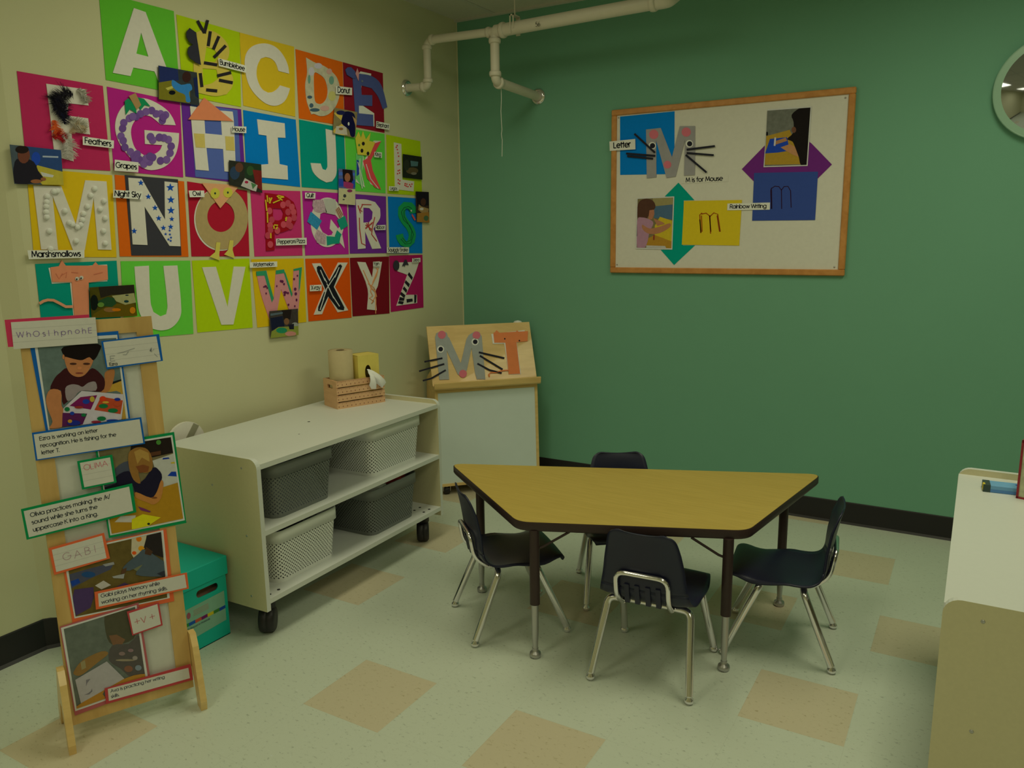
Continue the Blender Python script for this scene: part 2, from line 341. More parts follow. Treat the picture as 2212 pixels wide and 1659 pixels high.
mb = MB(); mb.box((.0, -.022, HC-.012), (RX, 0, HC), CG); struct(mb, 'trim_2')
# rubber baseboards
BH = .113
mb = MB(); mb.prism([[(0, 0), (-.016, 0), (-.006, .01), (-.004, BH-.004), (-.002, BH), (0, BH)]], lambda a, b, n: Vector((n, a, b)), 0, RX, BLACKR); struct(mb, 'baseboard_back')
mb = MB(); pr_ = [(0, 0), (.016, 0), (.006, .01), (.004, BH-.004), (.002, BH), (0, BH)]
pth = [((0, 0), (1, 0)), ((0, YK), (1, -.4)), ((-.045, YK-.075), (1, -.4)), ((-.045, RY), (1, 0))]
vs = []
for (px_, py_), (dx, dy) in pth: vs += [(px_+dx*a, py_+dy*a, b) for a, b in pr_]
mb.add(vs, [[i*6+k, i*6+(k+1) % 6, (i+1)*6+(k+1) % 6, (i+1)*6+k] for i in range(3) for k in range(6)], BLACKR); struct(mb, 'baseboard_left')

WL = Plane((0, 0, 0), (0, 1, 0), (0, 0, 1)); WG = Plane((0, 0, 0), (1, 0, 0), (0, 0, 1))

# ceiling light fixtures around the lamps
GLOWW = mat((160, 160, 140), .5, name='fixture_enamel')
for k, (lx, ly, pw) in enumerate(LIGHTS):
    t = thing('ceiling_light', ['flush ceiling light panel above the front of the beige wall shelf', 'flush ceiling light panel near the left wall, behind the camera', 'flush ceiling light panel above the right shelf unit', 'flush ceiling light panel at the rear right of the room'][k], 'ceiling light', (lx, ly, HC))
    mb = MB()
    for a, b_ in (((-.305, -.61), (.305, -.575)), ((-.305, .575), (.305, .61)), ((-.305, -.575), (-.275, .575)), ((.275, -.575), (.305, .575))):
        mb.box((lx+a[0], ly+a[1], HC-.02), (lx+b_[0], ly+b_[1], HC-.004), GLOWW)
    mb.build('frame', t)

# ---------------------------------------------------------------- trapezoid table
TH = .503
mid_b = Vector((1.603, -1.171)); mid_f = Vector((1.861, -1.780))
ld = Vector((math.cos(math.radians(22.2)), math.sin(math.radians(22.2)))); fd = Vector((ld.y, -ld.x))
trap = [mid_b-ld*.762, mid_b+ld*.762, mid_b+fd*.661+ld*.381, mid_b+fd*.661-ld*.381]
def round_poly(p, rs, k=6):
    out = []; n = len(p)
    for i in range(n):
        a, b, c = p[i-1], p[i], p[(i+1) % n]; u = (a-b).normalized(); v = (c-b).normalized(); r = rs[i]
        s_, e_ = b+u*r, b+v*r
        for j in range(k+1):
            t = j/k; q = s_*(1-t)**2+b*2*t*(1-t)+e_*t*t; out.append((q.x, q.y))
    return out
tb = thing('trapezoid_table', 'low trapezoid table with oak laminate top, dark edge and half-chrome legs', 'table', (1.72, -1.45, 0))
outl = round_poly(trap, [.06, .06, .045, .045])
up3 = lambda a, b, n: Vector((a, b, n))
mb = MB(); cxy = Vector((1.73, -1.46))
inn = [tuple(cxy+(Vector(p)-cxy)*.994) for p in outl]
mb.prism([inn], up3, TH-.028, TH, OAKT); mb.build('tabletop', tb)
mb = MB(); k = len(outl)
prof = [(.996, TH-.0005), (1.0, TH-.004), (1.0, TH-.026), (.994, TH-.032), (.95, TH-.032)]
vs = [];
for s_, z in prof:
    vs += [(*(cxy+(Vector(p)-cxy)*s_), z) for p in outl]
vs += [(*(cxy+(Vector(p)-cxy)*.95), TH-.026) for p in outl]
mb.add(vs, [[i*k+j, i*k+(j+1) % k, (i+1)*k+(j+1) % k, (i+1)*k+j] for i in range(5) for j in range(k)], BROWNM, True); mb.build('edge_band', tb)
for i, (x, y, zt) in enumerate([(1.548, -1.893, .2), (2.147, -1.656, .2), (1.103, -1.545, .2), (2.206, -1.082, .2)]):
    mb = MB(); mb.tube([(x, y, zt), (x, y, TH-.03)], .0175, BROWNM, 16)
    lg = mb.build('leg', tb)
    mb = MB(); mb.lathe([(.0125, zt+.01), (.0125, .1), (.0095, .045), (.0095, .03)], (x, y, 0), (0, 0, 1), DULLM, 16); mb.build('leg_insert', lg, 'brushed metal height-adjusting leg insert')
    mb = MB(); mb.lathe([(.011, .034), (.011, .022), (.019, .018), (.021, .009), (.019, .0), (.001, 0)], (x, y, 0), (0, 0, 1), DULLM, 16); mb.build('foot_glide', lg)
    c = Vector((x, y)); d = (cxy-c).normalized()
    if i < 2: d = ld if i == 0 else -ld
    mb = MB(); mb.tube([(x+d.x*.012, y+d.y*.012, .405), (x+d.x*.03, y+d.y*.03, .412), (x+d.x*.12, y+d.y*.12, TH-.034)], .0045, BROWNM, 8); mb.build('brace', tb)

# ---------------------------------------------------------------- school chairs
prof = [(.172, .274, .128), (.176, .286, .134), (.168, .297, .142), (.140, .303, .152), (.09, .298, .160), (.03, .288, .163), (-.03, .281, .162), (-.080, .280, .160), (-.113, .288, .156), (-.136, .308, .150), (-.148, .338, .144), (-.154, .38, .137), (-.161, .43, .131), (-.170, .485, .122), (-.178, .53, .113), (-.183, .549, .104), (-.186, .558, .090), (-.187, .562, .072)]
prof = [(x, z if z < .3 else .3+(z-.3)*.918, h) for x, z, h in prof]
def shell_parts(root):
    nu = 16; fine = []
    for i in range(len(prof)-1):
        p0, p1, p2, p3 = prof[max(0, i-1)], prof[i], prof[i+1], prof[min(len(prof)-1, i+2)]
        for j in range(3):
            t = j/3; fine.append(tuple(.5*((2*b)+(-a+c)*t+(2*a-5*b+4*c-d)*t*t+(-a+3*b-3*c+d)*t**3) for a, b, c, d in zip(p0, p1, p2, p3)))
    fine.append(prof[-1]); R = len(fine); g = []
    for i, (x, z, hw) in enumerate(fine):
        a = fine[max(0, i-1)]; b = fine[min(R-1, i+1)]; d = Vector((b[0]-a[0], b[1]-a[1])).normalized(); nx, nz = d.y, -d.x   # normal toward the sitter
        s_ = i/(R-1); row = []
        seat = max(0, min(1, (x+.02)/.1)); back = max(0, min(1, (z-.3)/.1))
        for k in range(nu+1):
            u = -1+2*k/nu; e = abs(u)**3
            off = .012*(1-seat)*(1-back)*e + .019*back*abs(u)**2.4*(1-.75*max(0, min(1, (z-.47)/.09)))
            drop = -.014*seat*abs(u)**6*(1-max(0, min(1, (x-.10)/.06)))-.005*seat*abs(u)**2
            row.append(Vector((x+nx*off, u*hw, z+nz*off+drop)))
        g.append(row)
    nn = []
    for i in range(R):
        r = []
        for k in range(nu+1):
            du = g[i][min(nu, k+1)]-g[i][max(0, k-1)]; dv = g[min(R-1, i+1)][k]-g[max(0, i-1)][k]; v = dv.cross(du)
            r.append(v.normalized() if v.length > 0 else Vector((0, 0, 1)))
        nn.append(r)
    split = 30; sg = 1 if nn[6][8].z > 0 else -1
    o0 = Vector(root.get('_o'))
    for nm, a, b in (('seat', 0, split), ('backrest', split, R-1)):
        mb = MB(); rows = range(a, b+1); n = len(rows); S = nu+1
        top = [g[i][k]+o0 for i in rows for k in range(S)]; bot = [g[i][k]-nn[i][k]*.006*sg+o0 for i in rows for k in range(S)]
        fs = [[i*S+k, i*S+k+1, (i+1)*S+k+1, (i+1)*S+k] for i in range(n-1) for k in range(nu)]
        m_ = n*S; fs2 = [[m_+f[3], m_+f[2], m_+f[1], m_+f[0]] for f in fs]
        rim = [k for k in range(S)]+[i*S+nu for i in range(1, n)]+[(n-1)*S+k for k in range(nu-1, -1, -1)]+[i*S for i in range(n-2, 0, -1)]
        fr = [[rim[i], m_+rim[i], m_+rim[(i+1) % len(rim)], rim[(i+1) % len(rim)]] for i in range(len(rim))]
        mb.add(top+bot, fs+fs2+fr, NAVY, True)
        if nm == 'backrest':     # moulded ribs low on the rear face, inside the hoop
            for y in (-.052, -.018, .018, .052):
                mb.box((o0.x-.170, o0.y+y-.008, o0.z+.315), (o0.x-.158, o0.y+y+.008, o0.z+.385), NAVY, Matrix.Translation(o0+Vector((0, 0, .35)))@Matrix.Rotation(-.2, 4, 'Y')@Matrix.Translation(-o0-Vector((0, 0, .35)))@Matrix.Translation(Vector((.012, 0, 0))))
        mb.build(nm, root)
def make_chair():
    t = thing('school_chair', '', 'chair', (0, 0, 0), 'small school chairs around the trapezoid table')
    shell_parts(t)
    r = .0125
    mb = MB(); mb.tube(arc3([(-.105, -.082, .264), (-.156, -.086, .305), (-.172, -.086, .396), (-.172, .086, .396), (-.156, .086, .305), (-.105, .082, .264)], .035), .0085, CHROME); mb.build('back_hoop', t)
    mb = MB()
    mb.tube([(-.075, -.12, .26), (-.075, .12, .26)], .0098, CHROME); mb.tube([(.06, -.12, .268), (.06, .12, .268)], .0098, CHROME)
    for s_ in (-1, 1): mb.tube([(-.10, s_*.082, .262), (.08, s_*.082, .272)], .0085, CHROME)
    mb.build('seat_frame', t)
    for sx, x0, x1, z0 in ((-1, -.075, -.178, .26), (1, .06, .172, .268)):
        for s_ in (-1, 1):
            mb = MB(); mb.tube(arc3([(x0, s_*.085, z0), (x0-.004*sx*-1, s_*.139, z0), (x1, s_*.165, .024)], .04, 7), r, CHROME, 12)
            lg = mb.build('leg', t)
            mb = MB(); mb.lathe([(.0085, .03), (.0085, .022), (.0145, .016), (.0158, .009), (.012, .002), (.001, 0)], (x1+.002*sx, s_*.1655, 0), (0, 0, 1), CHROME, 16); mb.build('foot_glide', lg)
    return t
def copy_tree(o, parent=None):
    c = o.copy(); C.objects.link(c); c.parent = parent
    for ch in [x for x in bpy.data.objects if x.parent == o]: copy_tree(ch, c)
    return c
ch0 = make_chair()
CH = [(1.3255, -1.6925, 47, 'small navy chair with chrome legs at the left slanted end of the table'),
      (1.930, -1.738, 94, 'small navy chair in front of the table, its back and chrome hoop toward us'),
      (2.266, -1.364, 188, 'small navy chair at the right slanted end of the table, seen from its side'),
      (1.611, -1.256, -60, 'small navy chair on the far side of the table, mostly hidden under the top')]
chairs = [ch0]+[copy_tree(ch0) for _ in CH[1:]]
for o, (x, y, a, lb) in zip(chairs, CH):
    o.location = (x, y, 0); o.rotation_euler = (0, 0, math.radians(a)); o['label'] = lb

# ---------------------------------------------------------------- rolling shelf units
SH = dict(x=.644, y=-2.279, th=.027)
class Fr:      # local frame: u along the length, v from the open front to the back
    def __init__(s, x, y, th): s.x, s.y, s.c, s.s = x, y, math.cos(th), math.sin(th)
    def __call__(s, u, v, z): return Vector((s.x-s.s*u-s.c*v, s.y+s.c*u-s.s*v, z))
    def M(s): return Matrix(((-s.s, -s.c, 0, s.x), (s.c, -s.s, 0, s.y), (0, 0, 1, 0), (0, 0, 0, 1)))
def shelf_unit(F, label, L=1.153, D=.56):
    t = thing('rolling_shelf', label, 'shelf', tuple(F(L/2, D/2, 0))); M = F.M(); pt = .019
    for u0 in (0, L-pt):
        mb = MB(); z0, z1, r = .117, .693, .035; pts = [(0, z0), (D, z0), (D, z1)]
        pts += [(D-.0, z1)] + [(r-r*math.sin(a), z1-r+r*math.cos(a)) for a in [PI/2*i/6 for i in range(7)]]
        pts = [(0, z0), (D, z0), (D, z1)]+[(r-r*math.sin(PI/2*i/6), z1-r+r*math.cos(PI/2*i/6)) for i in range(7)]
        mb.prism([pts], lambda a, b, n: M @ Vector((n, a, b)), u0, u0+pt, LAMS, LAM); sp = mb.build('side_panel', t)
        for v, z in ((.075, .655), (.235, .57), (.075, .40), (.4, .40), (.075, .165), (.4, .165), (.45, .655)):
            mb = MB(); uu = u0 if u0 == 0 else u0+pt; dd = -1 if u0 == 0 else 1
            mb.lathe([(.0045, 0), (.004, .0012), (.0015, .0012), (.001, .0004)], M @ Vector((uu, v, z)), M.to_3x3() @ Vector((dd, 0, 0)), DULLM, 10); mb.build('screw', sp)
    for nm, z in (('top_board', .673), ('shelf_board', .424), ('bottom_board', .162)):
        mb = MB(); mb.box((pt, .001, z-.019), (L-pt, D-.001, z), LAM, M); o = mb.build(nm, t)
    for u0 in (.045, L-.075-.045):
        for du, dv in ((0, 0), (.045, 0), (0, .055), (.045, .055)):
            mb = MB(); mb.lathe([(.006, .162), (.006, .1635), (.001, .1635)], M @ Vector((u0+du, .03+dv, 0)), (0, 0, 1), BLACKR, 12); mb.build('bolt_cap', t)
    mb = MB(); mb.box((pt, D-.008, .15), (L-pt, D-.001, .67), LAMS, M); mb.build('back_panel', t)
    for u, v in ((.06, .065), (L-.085, .065), (.06, D-.07), (L-.085, D-.07)):
        ax = Vector((.80, .60, 0)).normalized(); c = M @ Vector((u, v, .05))
        mb = MB(); mb.lathe([(.02, -.030), (.040, -.029), (.047, -.024), (.050, -.012), (.050, -.001), (.0485, 0), (.050, .001), (.050, .012), (.047, .024), (.040, .029), (.02, .030)], c, ax, BLACKR, 28); cs = mb.build('caster', t)
        mb = MB(); p = M @ Vector((u, v, 0)); mb.lathe([(.02, .095), (.02, .1), (.032, .1), (.032, .143)], (p.x, p.y, 0), (0, 0, 1), BLACKR, 16); mb.build('caster_housing', cs)
    return t
FS = Fr(**SH)
su = shelf_unit(FS, 'white two-shelf rolling unit along the beige wall, holding four baskets')
for q, rr_ in (((667, 911), .006), ((646, 938), .003)):
    a_, b__ = Plane((0, 0, .673), (1, 0, 0), (0, 1, 0)).px(*q); mb = MB(); mb.lathe([(rr_, .6725), (rr_, .6736), (.0005, .6736)], (a_, b__, 0), (0, 0, 1), BLACKR, 12); mb.build('screw', su)
FR2 = Fr(2.780, -2.318+1.09, PI)
shelf_unit(FR2, 'white-topped rolling shelf unit at the right edge, cut off by the frame', L=1.09)

# ---------------------------------------------------------------- perforated baskets
def perf(name, rgb):
    m = bpy.data.materials.new(name); m.use_nodes = True; N, K, b = nodes(m)
    b.inputs['Base Color'].default_value = (*alb(rgb), 1); b.inputs['Roughness'].default_value = .5
    tc = N.new('ShaderNodeTexCoord'); s_ = N.new('ShaderNodeSeparateXYZ'); K.new(tc.outputs['UV'], s_.inputs[0])
    def M_(op, a, b_=None):
        q = N.new('ShaderNodeMath'); q.operation = op
        for i, v in enumerate((a, b_)):
            if v is None: continue
            if isinstance(v, (int, float)): q.inputs[i].default_value = v
            else: K.new(v.outputs[0] if hasattr(v, 'outputs') else v, q.inputs[i])
        return q
    u, v = s_.outputs[0], s_.outputs[1]
    res = []
    for off in (0, .5):      # two interleaved lattices of small oblong slots, alternate slant
        fu = M_('SUBTRACT', M_('FRACT', M_('ADD', M_('MULTIPLY', u, 1/.0155), off)), .5); fv = M_('SUBTRACT', M_('FRACT', M_('ADD', M_('MULTIPLY', v, 1/.0155), off)), .5)
        sg = 1 if off == 0 else -1
        p = M_('ABSOLUTE', M_('ADD', fu, M_('MULTIPLY', fv, sg))); q = M_('ABSOLUTE', M_('SUBTRACT', fu, M_('MULTIPLY', fv, sg)))
        res.append(M_('MULTIPLY', M_('LESS_THAN', p, .30), M_('LESS_THAN', q, .17)))
    h = M_('MAXIMUM', res[0], res[1]); h = M_('MULTIPLY', h, M_('GREATER_THAN', v, .012))
    tr = N.new('ShaderNodeBsdfTransparent'); mx = N.new('ShaderNodeMixShader'); K.new(h.outputs[0], mx.inputs[0]); K.new(b.outputs[0], mx.inputs[1]); K.new(tr.outputs[0], mx.inputs[2])
    K.new(mx.outputs[0], N['Material Output'].inputs['Surface']); return m
def rr(hx, hy, r, k=5):
    out = []
    for cx, cy, a0 in ((hx-r, hy-r, 0), (-hx+r, hy-r, 90), (-hx+r, -hy+r, 180), (hx-r, -hy+r, 270)):
        for i in range(k+1):
            a = math.radians(a0+90*i/k); out.append((cx+r*math.cos(a), cy+r*math.sin(a)))
    return out
PW, PG = perf('white_perforated_plastic', (176, 178, 152)), perf('grey_perforated_plastic', (84, 87, 72))
SW, SG = mat((176, 178, 154), .45, 0, .4, .02, name='white_plastic'), mat((86, 89, 74), .45, 0, .4, .02, name='grey_plastic')
def basket(F, u, v, z, wu, wv, h, mp, ms, label, rot=0):
    c = F(u, v, z); t = thing('storage_basket', label, 'basket', tuple(c), 'perforated baskets on the rolling shelf')
    M = Matrix.Translation(c) @ Matrix.Rotation(SH['th']+PI/2+rot, 4, 'Z')      # local x along u, y toward the front... (rotated frame)
    rimh = .048; k = 24
    lo = rr(wu/2-.014, wv/2-.014, .04); hi = rr(wu/2-.003, wv/2-.003, .035); ri = rr(wu/2+.003, wv/2+.003, .037); rin = rr(wu/2-.002, wv/2-.002, .033)
    n = len(lo); mb = MB()
    vs = [M @ Vector((x, y, .003)) for x, y in lo]+[M @ Vector((x, y, h-rimh+.004)) for x, y in hi]
    mb.add(vs, [[i, (i+1) % n, n+(i+1) % n, n+i] for i in range(n)], mp, True); o = mb.build('basket_wall', t)
    uv = o.data.uv_layers.new(name='UVMap'); acc = [0]
    for i in range(n): a, b = hi[i], hi[(i+1) % n]; acc.append(acc[-1]+math.hypot(a[0]-b[0], a[1]-b[1]))
    for i, p in enumerate(o.data.polygons):
        co = [(acc[i], 0), (acc[i+1], 0), (acc[i+1], h-rimh), (acc[i], h-rimh)]
        for li, q in zip(p.loop_indices, co): uv.data[li].uv = q
    mb = MB(); mb.add([M @ Vector((x, y, .004)) for x, y in lo]+[M @ Vector((x, y, .0)) for x, y in lo], [list(range(n))]+[list(range(n, 2*n))[::-1]]+[[i, (i+1) % n, n+(i+1) % n, n+i] for i in range(n)], ms); mb.build('base', t)
    # closed rim; hand slots at both short ends are only dark plates
    mb = MB(); zs = [h-rimh, h-.004, h, h, h-rimh+.004]; rings = [ri, ri, rr(wu/2+.001, wv/2+.001, .035), rin, rin]; vs = []
    for rg, z_ in zip(rings, zs): vs += [M @ Vector((x, y, z_)) for x, y in rg]
    mb.add(vs, [[i*n+j, i*n+(j+1) % n, ((i+1) % 5)*n+(j+1) % n, ((i+1) % 5)*n+j] for i in range(5) for j in range(n)], ms, True); mb.build('rim', t)
    for s_ in (-1, 1):      # black plate on the rim, standing in for the shade of a slot
        mb = MB(); x0 = s_*(wu/2+.0034)
        mb.box((min(x0, x0+s_*.0006), -.045, h-rimh+.006), (max(x0, x0+s_*.0006), .045, h-.014), BLACKR, M); mb.build('grip_slot_shade', t)
    return t
basket(FS, .275, .205, .424, .335, .34, .213, PG, SG, 'dark grey perforated basket with clear bag inside, on the upper shelf left')
basket(FS, .875, .225, .424, .375, .36, .213, PW, SW, 'white perforated basket on the upper shelf, right side')
basket(FS, .285, .215, .162, .345, .34, .213, PW, SW, 'white perforated basket on the bottom shelf, left side')
basket(FS, .83, .205, .162, .345, .34, .213, PG, SG, 'dark grey perforated basket on the bottom shelf right, with odds and ends showing')
CLEAR = mat((120, 125, 120), .15, 0, .6, .3, 15, 'clear_plastic_bag')
def lump(name, label, cat, F, u, v, z, a, b, h, m, seed):
    random.seed(seed); mb = MB(); c = F(u, v, z); g = 12; vs = []
    for i in range(g+1):
        for j in range(g+1):
            x = -a+2*a*i/g; y = -b+2*b*j/g; e = (1-(x/a)**6)*(1-(y/b)**6); vs.append(c+Vector((y, x, h*e*(.7+.3*random.random()))))
    mb.add(vs, [[i*(g+1)+j, (i+1)*(g+1)+j, (i+1)*(g+1)+j+1, i*(g+1)+j+1] for i in range(g) for j in range(g)], m, True)
    k = len(vs); mb.add([c+Vector((-b, -a, 0)), c+Vector((b, -a, 0)), c+Vector((b, a, 0)), c+Vector((-b, a, 0))], [[0, 1, 2, 3]], m)
    return tag(mb.build(name, origin=tuple(c)), label, cat)
DK = mat((42, 42, 38), .7, name='dark_stuff')  # for dark filler lumps added inside baskets so the perforations read dark
lump('plastic_bag', 'clear plastic bag poking out of the grey basket on the upper shelf', 'bag', FS, .275, .205, .43, .14, .14, .222, CLEAR, 1)
lump('dark_filler', 'dark filler as contents inside the white basket on the upper shelf', 'filler', FS, .875, .225, .43, .16, .15, .185, DK, 2)
lump('dark_filler', 'dark filler as contents inside the white basket on the bottom shelf', 'filler', FS, .285, .215, .168, .145, .14, .185, DK, 3)
lump('dark_filler', 'dark filler as contents inside the grey basket on the bottom shelf', 'filler', FS, .83, .205, .168, .145, .14, .18, DK, 4)
mb = MB(); c = FS(.74, .09, .355); mb.box((-.05, -.03, 0), (.05, .03, .02), mat((190, 190, 165), .4, name='white_card'), Matrix.Translation(c) @ Matrix.Rotation(.3, 4, 'Z'))
tag(mb.build('white_card_box', origin=tuple(c)), 'small white box inside the grey basket on the bottom shelf', 'box')
mb = MB(); c = FS(.90, .10, .352); mb.box((-.045, -.06, 0), (.045, .06, .028), mat((120, 40, 25), .5, name='red_card'), Matrix.Translation(c) @ Matrix.Rotation(.5, 4, 'Z'))
tag(mb.build('red_card_box', origin=tuple(c)), 'small dark red box inside the grey basket on the bottom shelf', 'box')

# ---------------------------------------------------------------- crate of rulers with paper roll and tissue box
cf = FS(.837, .357, .673); cr = FS(1.072, .263, .673)
dx = (cr-cf); dx.z = 0; dl = dx.length; dx.normalize(); dy = Vector((-dx.y, dx.x, 0))     # dy points to the wall
MC = Matrix(((dx.x, dy.x, 0, cf.x), (dx.y, dy.y, 0, cf.y), (0, 0, 1, .673), (0, 0, 0, 1)))
CW, CD, CHh = dl, .135, .131
RUL = wood('ruler_wood', (158, 122, 76), (170, 136, 88), (2, 2, 14), .55); TICK = mat((90, 50, 35), noise=0, name='ruler_tick')
t = thing('ruler_crate', 'small open crate made of wooden rulers on the white shelf top', 'crate', tuple(MC @ Vector((CW/2, CD/2, 0))))
ht = .029; gap = .005
for side, (y0, y1) in enumerate(((0, .004), (CD-.004, CD))):
    for k in range(4):
        z0 = k*(ht+gap); mb = MB(); mb.box((0, y0, z0), (CW, y1, z0+ht), RUL, MC)
        if side == 0:
            for i in range(60):
                x = .004+i*(CW-.008)/59; l = .008 if i % 5 == 0 else .0045
                mb.box((x, -.0004, z0+ht-l), (x+.0009, .0001, z0+ht-.0005), TICK, MC)
            for i in range(12):
                x = .006+i*(CW-.012)/11; mb.box((x, -.0004, z0+.008), (x+.003, .0001, z0+.013), TICK, MC)
        mb.build('ruler_slat', t)
for x0 in (.004, CW-.010):
    mb = MB(); hole = rr(.028, .009, .008); hole = [(p[0]+CD/2, p[1]+.10) for p in hole]
    mb.prism([[(.004, 0), (CD-.004, 0), (CD-.004, CHh), (.004, CHh)], hole[::-1]], lambda a, b, n: MC @ Vector((n, a, b)), x0-.004*(x0 < .01), x0+.006-.002, RUL); mb.build('end_board', t)
mb = MB(); mb.box((.004, .004, .0), (CW-.006, CD-.004, .004), RUL, MC); mb.build('crate_base', t)
ROLL = mat((142, 130, 86), .9, 0, .1, .08, 40, 'kraft_paper')
c = MC @ Vector((.062, .066, .004)); mb = MB(); mb.lathe([(.019, .0), (.0565, .0), (.0565, .262), (.019, .262), (.019, .15), (.001, .15)], c, (0, 0, 1), ROLL, 32)
mb.lathe([(.0185, .25), (.0185, .2625), (.0165, .2625), (.0165, .05)], c, (0, 0, 1), mat((70, 60, 35), .9, name='roll_core'), 24)
tag(mb.build('paper_towel_roll', origin=tuple(c)), 'tall brown paper towel roll standing in the ruler crate', 'paper roll')
YB = mat((168, 154, 66), .6, 0, .3, .12, 18, 'yellow_card'); c = MC @ Vector((.178, .065, .004))
tx = thing('tissue_box', 'yellow tissue box standing on end in the ruler crate', 'tissue box', tuple(c))
MT_ = Matrix.Translation(c) @ Matrix.Rotation(math.atan2(dx.y, dx.x)+.06, 4, 'Z')
mb = MB(); h2 = ell(-.004, .150, .017, .034, 20)
mb.prism([[(-.058, 0), (.058, 0), (.058, .232), (-.058, .232)], h2[::-1]], lambda a, b, n: MT_ @ Vector((a, n, b)), -.048, -.046, YB)
mb.box((-.058, .04, 0), (.058, .046, .232), YB, MT_); mb.box((-.058, -.046, 0), (-.056, .04, .232), YB, MT_); mb.box((.056, -.046, 0), (.058, .04, .232), YB, MT_); mb.box((-.058, -.046, .23), (.058, .046, .232), YB, MT_)
mb.box((-.058, -.046, 0), (.058, .046, .002), YB, MT_)
mb.build('carton', tx)
random.seed(3); mb = MB(); g = 10; vs = []
for i in range(g+1):
    for j in range(7):
        u = j/6-.5; s_ = i/g; fan = .010+.085*s_**.9
        vs.append(MT_ @ Vector((-.002+u*fan+.028*s_**1.5+random.uniform(-.002, .002), -.044-.045*math.sin(s_*2.2)+.012*math.sin(j*2.6)*s_, .163-.05*s_-.035*s_*s_+.014*math.cos(j*2.1)*s_)))
mb.add(vs, [[i*7+j, i*7+j+1, (i+1)*7+j+1, (i+1)*7+j] for i in range(g) for j in range(6)], W2, True); mb.build('tissue', tx)

# ---------------------------------------------------------------- round white object behind the shelf
t = thing('round_disc', 'white round disc with a grey strap behind the left end of the rolling shelf', 'disc', (.04, -2.10, .60))
PLD = Plane((.045, 0, 0), (0, 1, 0), (0, 0, 1)); c = (PLD.px(404, 958))
ctop = PLD.px(404, 911); R_ = ctop[1]-c[1]
mb = MB(); mb.prism([ell(c[0], c[1], R_, R_, 40)], PLD.w, -.012, .0, W); mb.build('disc', t)
mb = MB(); q = [PLD.px(*p) for p in ((402, 945), (418, 914), (429, 919), (416, 945))]; mb.prism([q], PLD.w, .0, .003, mat((112, 110, 80), name='grey_strap')); mb.build('strap', t)
# stand for it: a thin base rod down to the floor
mb = MB(); mb.box((.034, c[0]-.03, 0), (.042, c[0]+.03, c[1]-R_*.5), mat((120, 118, 90), name='stand_paint')); mb.build('stand', t)

# ---------------------------------------------------------------- teal file box
TEAL = mat((10, 142, 112), .55, 0, .35, .03, 20, 'teal_card')
t = thing('file_box', 'teal cardboard storage box with lid on the floor beside the shelf end', 'box', (.27, -2.44, 0))
x0, x1, y0, y1 = .075, .463, -2.61, -2.304
mb = MB(); hl = rr(.047, .014, .0135); hl = [(a-2.388, b+.208) for a, b in hl]
mb.prism([[(y0, 0), (y1, 0), (y1, .27), (y0, .27)], hl[::-1]], lambda a, b, n: Vector((n, a, b)), x1-.003, x1, TEAL)
mb.box((x0, y0, 0), (x0+.003, y1, .27), TEAL); mb.box((x0+.003, y0, 0), (x1-.003, y0+.003, .27), TEAL); mb.box((x0+.003, y1-.003, 0), (x1-.003, y1, .27), TEAL); mb.box((x0, y0, 0), (x1, y1, .003), TEAL)
mb.build('box_body', t)
mb = MB(); mb.box((x0-.006, y0-.006, .24), (x1+.009, y1+.006, .312), TEAL, None, .003); mb.build('lid', t)
mb = MB(); lp = Plane((x1+.0005, 0, 0), (0, 1, 0), (0, 0, 1)); LC = mat((104, 142, 108), .5, name='sticker_paper')
q = [(-2.53, .17), (-2.318, .178), (-2.318, .062), (-2.53, .05)]; mb.prism([q], lp.w, 0, .0008, LC)
cols = [(90, 80, 70), (40, 110, 50), (30, 70, 120), (150, 70, 45), (90, 30, 70), (160, 150, 30), (50, 100, 40), (25, 60, 120)]
for i, cc in enumerate(cols):
    a0 = -2.53+i*.212/8; mb.prism([[(a0, .108), (a0+.0265, .109), (a0+.0265, .121), (a0, .12)]], lp.w, .0008, .0014, mat(cc, name='sticker_ink'))
mb.prism([ell(-2.475, .147, .008, .012)], lp.w, .0008, .0014, mat((125, 70, 70), name='sticker_ink'))
for k_ in range(4): mb.prism([[(-2.455, .138+k_*.006), (-2.39, .139+k_*.006), (-2.39, .1405+k_*.006), (-2.455, .1395+k_*.006)]], lp.w, .0008, .0014, mat((135, 110, 85), name='sticker_ink'))
textmesh(mb, ['Family Resource Materials', 'Box'], [(-2.505, .104), (-2.335, .106), (-2.335, .078), (-2.505, .076)], lp, .0015, mat((60, 75, 70), name='sticker_ink'), sw=.09, pad=.02)
mb.build('sticker', t, 'pale sticker with a coloured bar')
mb = MB(); mb.box((.1, -2.58, .004), (.42, -2.31, .2), mat((140, 110, 80), name='brown_folders')); tag(mb.build('folder_stack', origin=(.26, -2.44, .1)), 'brown folders seen through the hand hole of the teal box', 'folders')

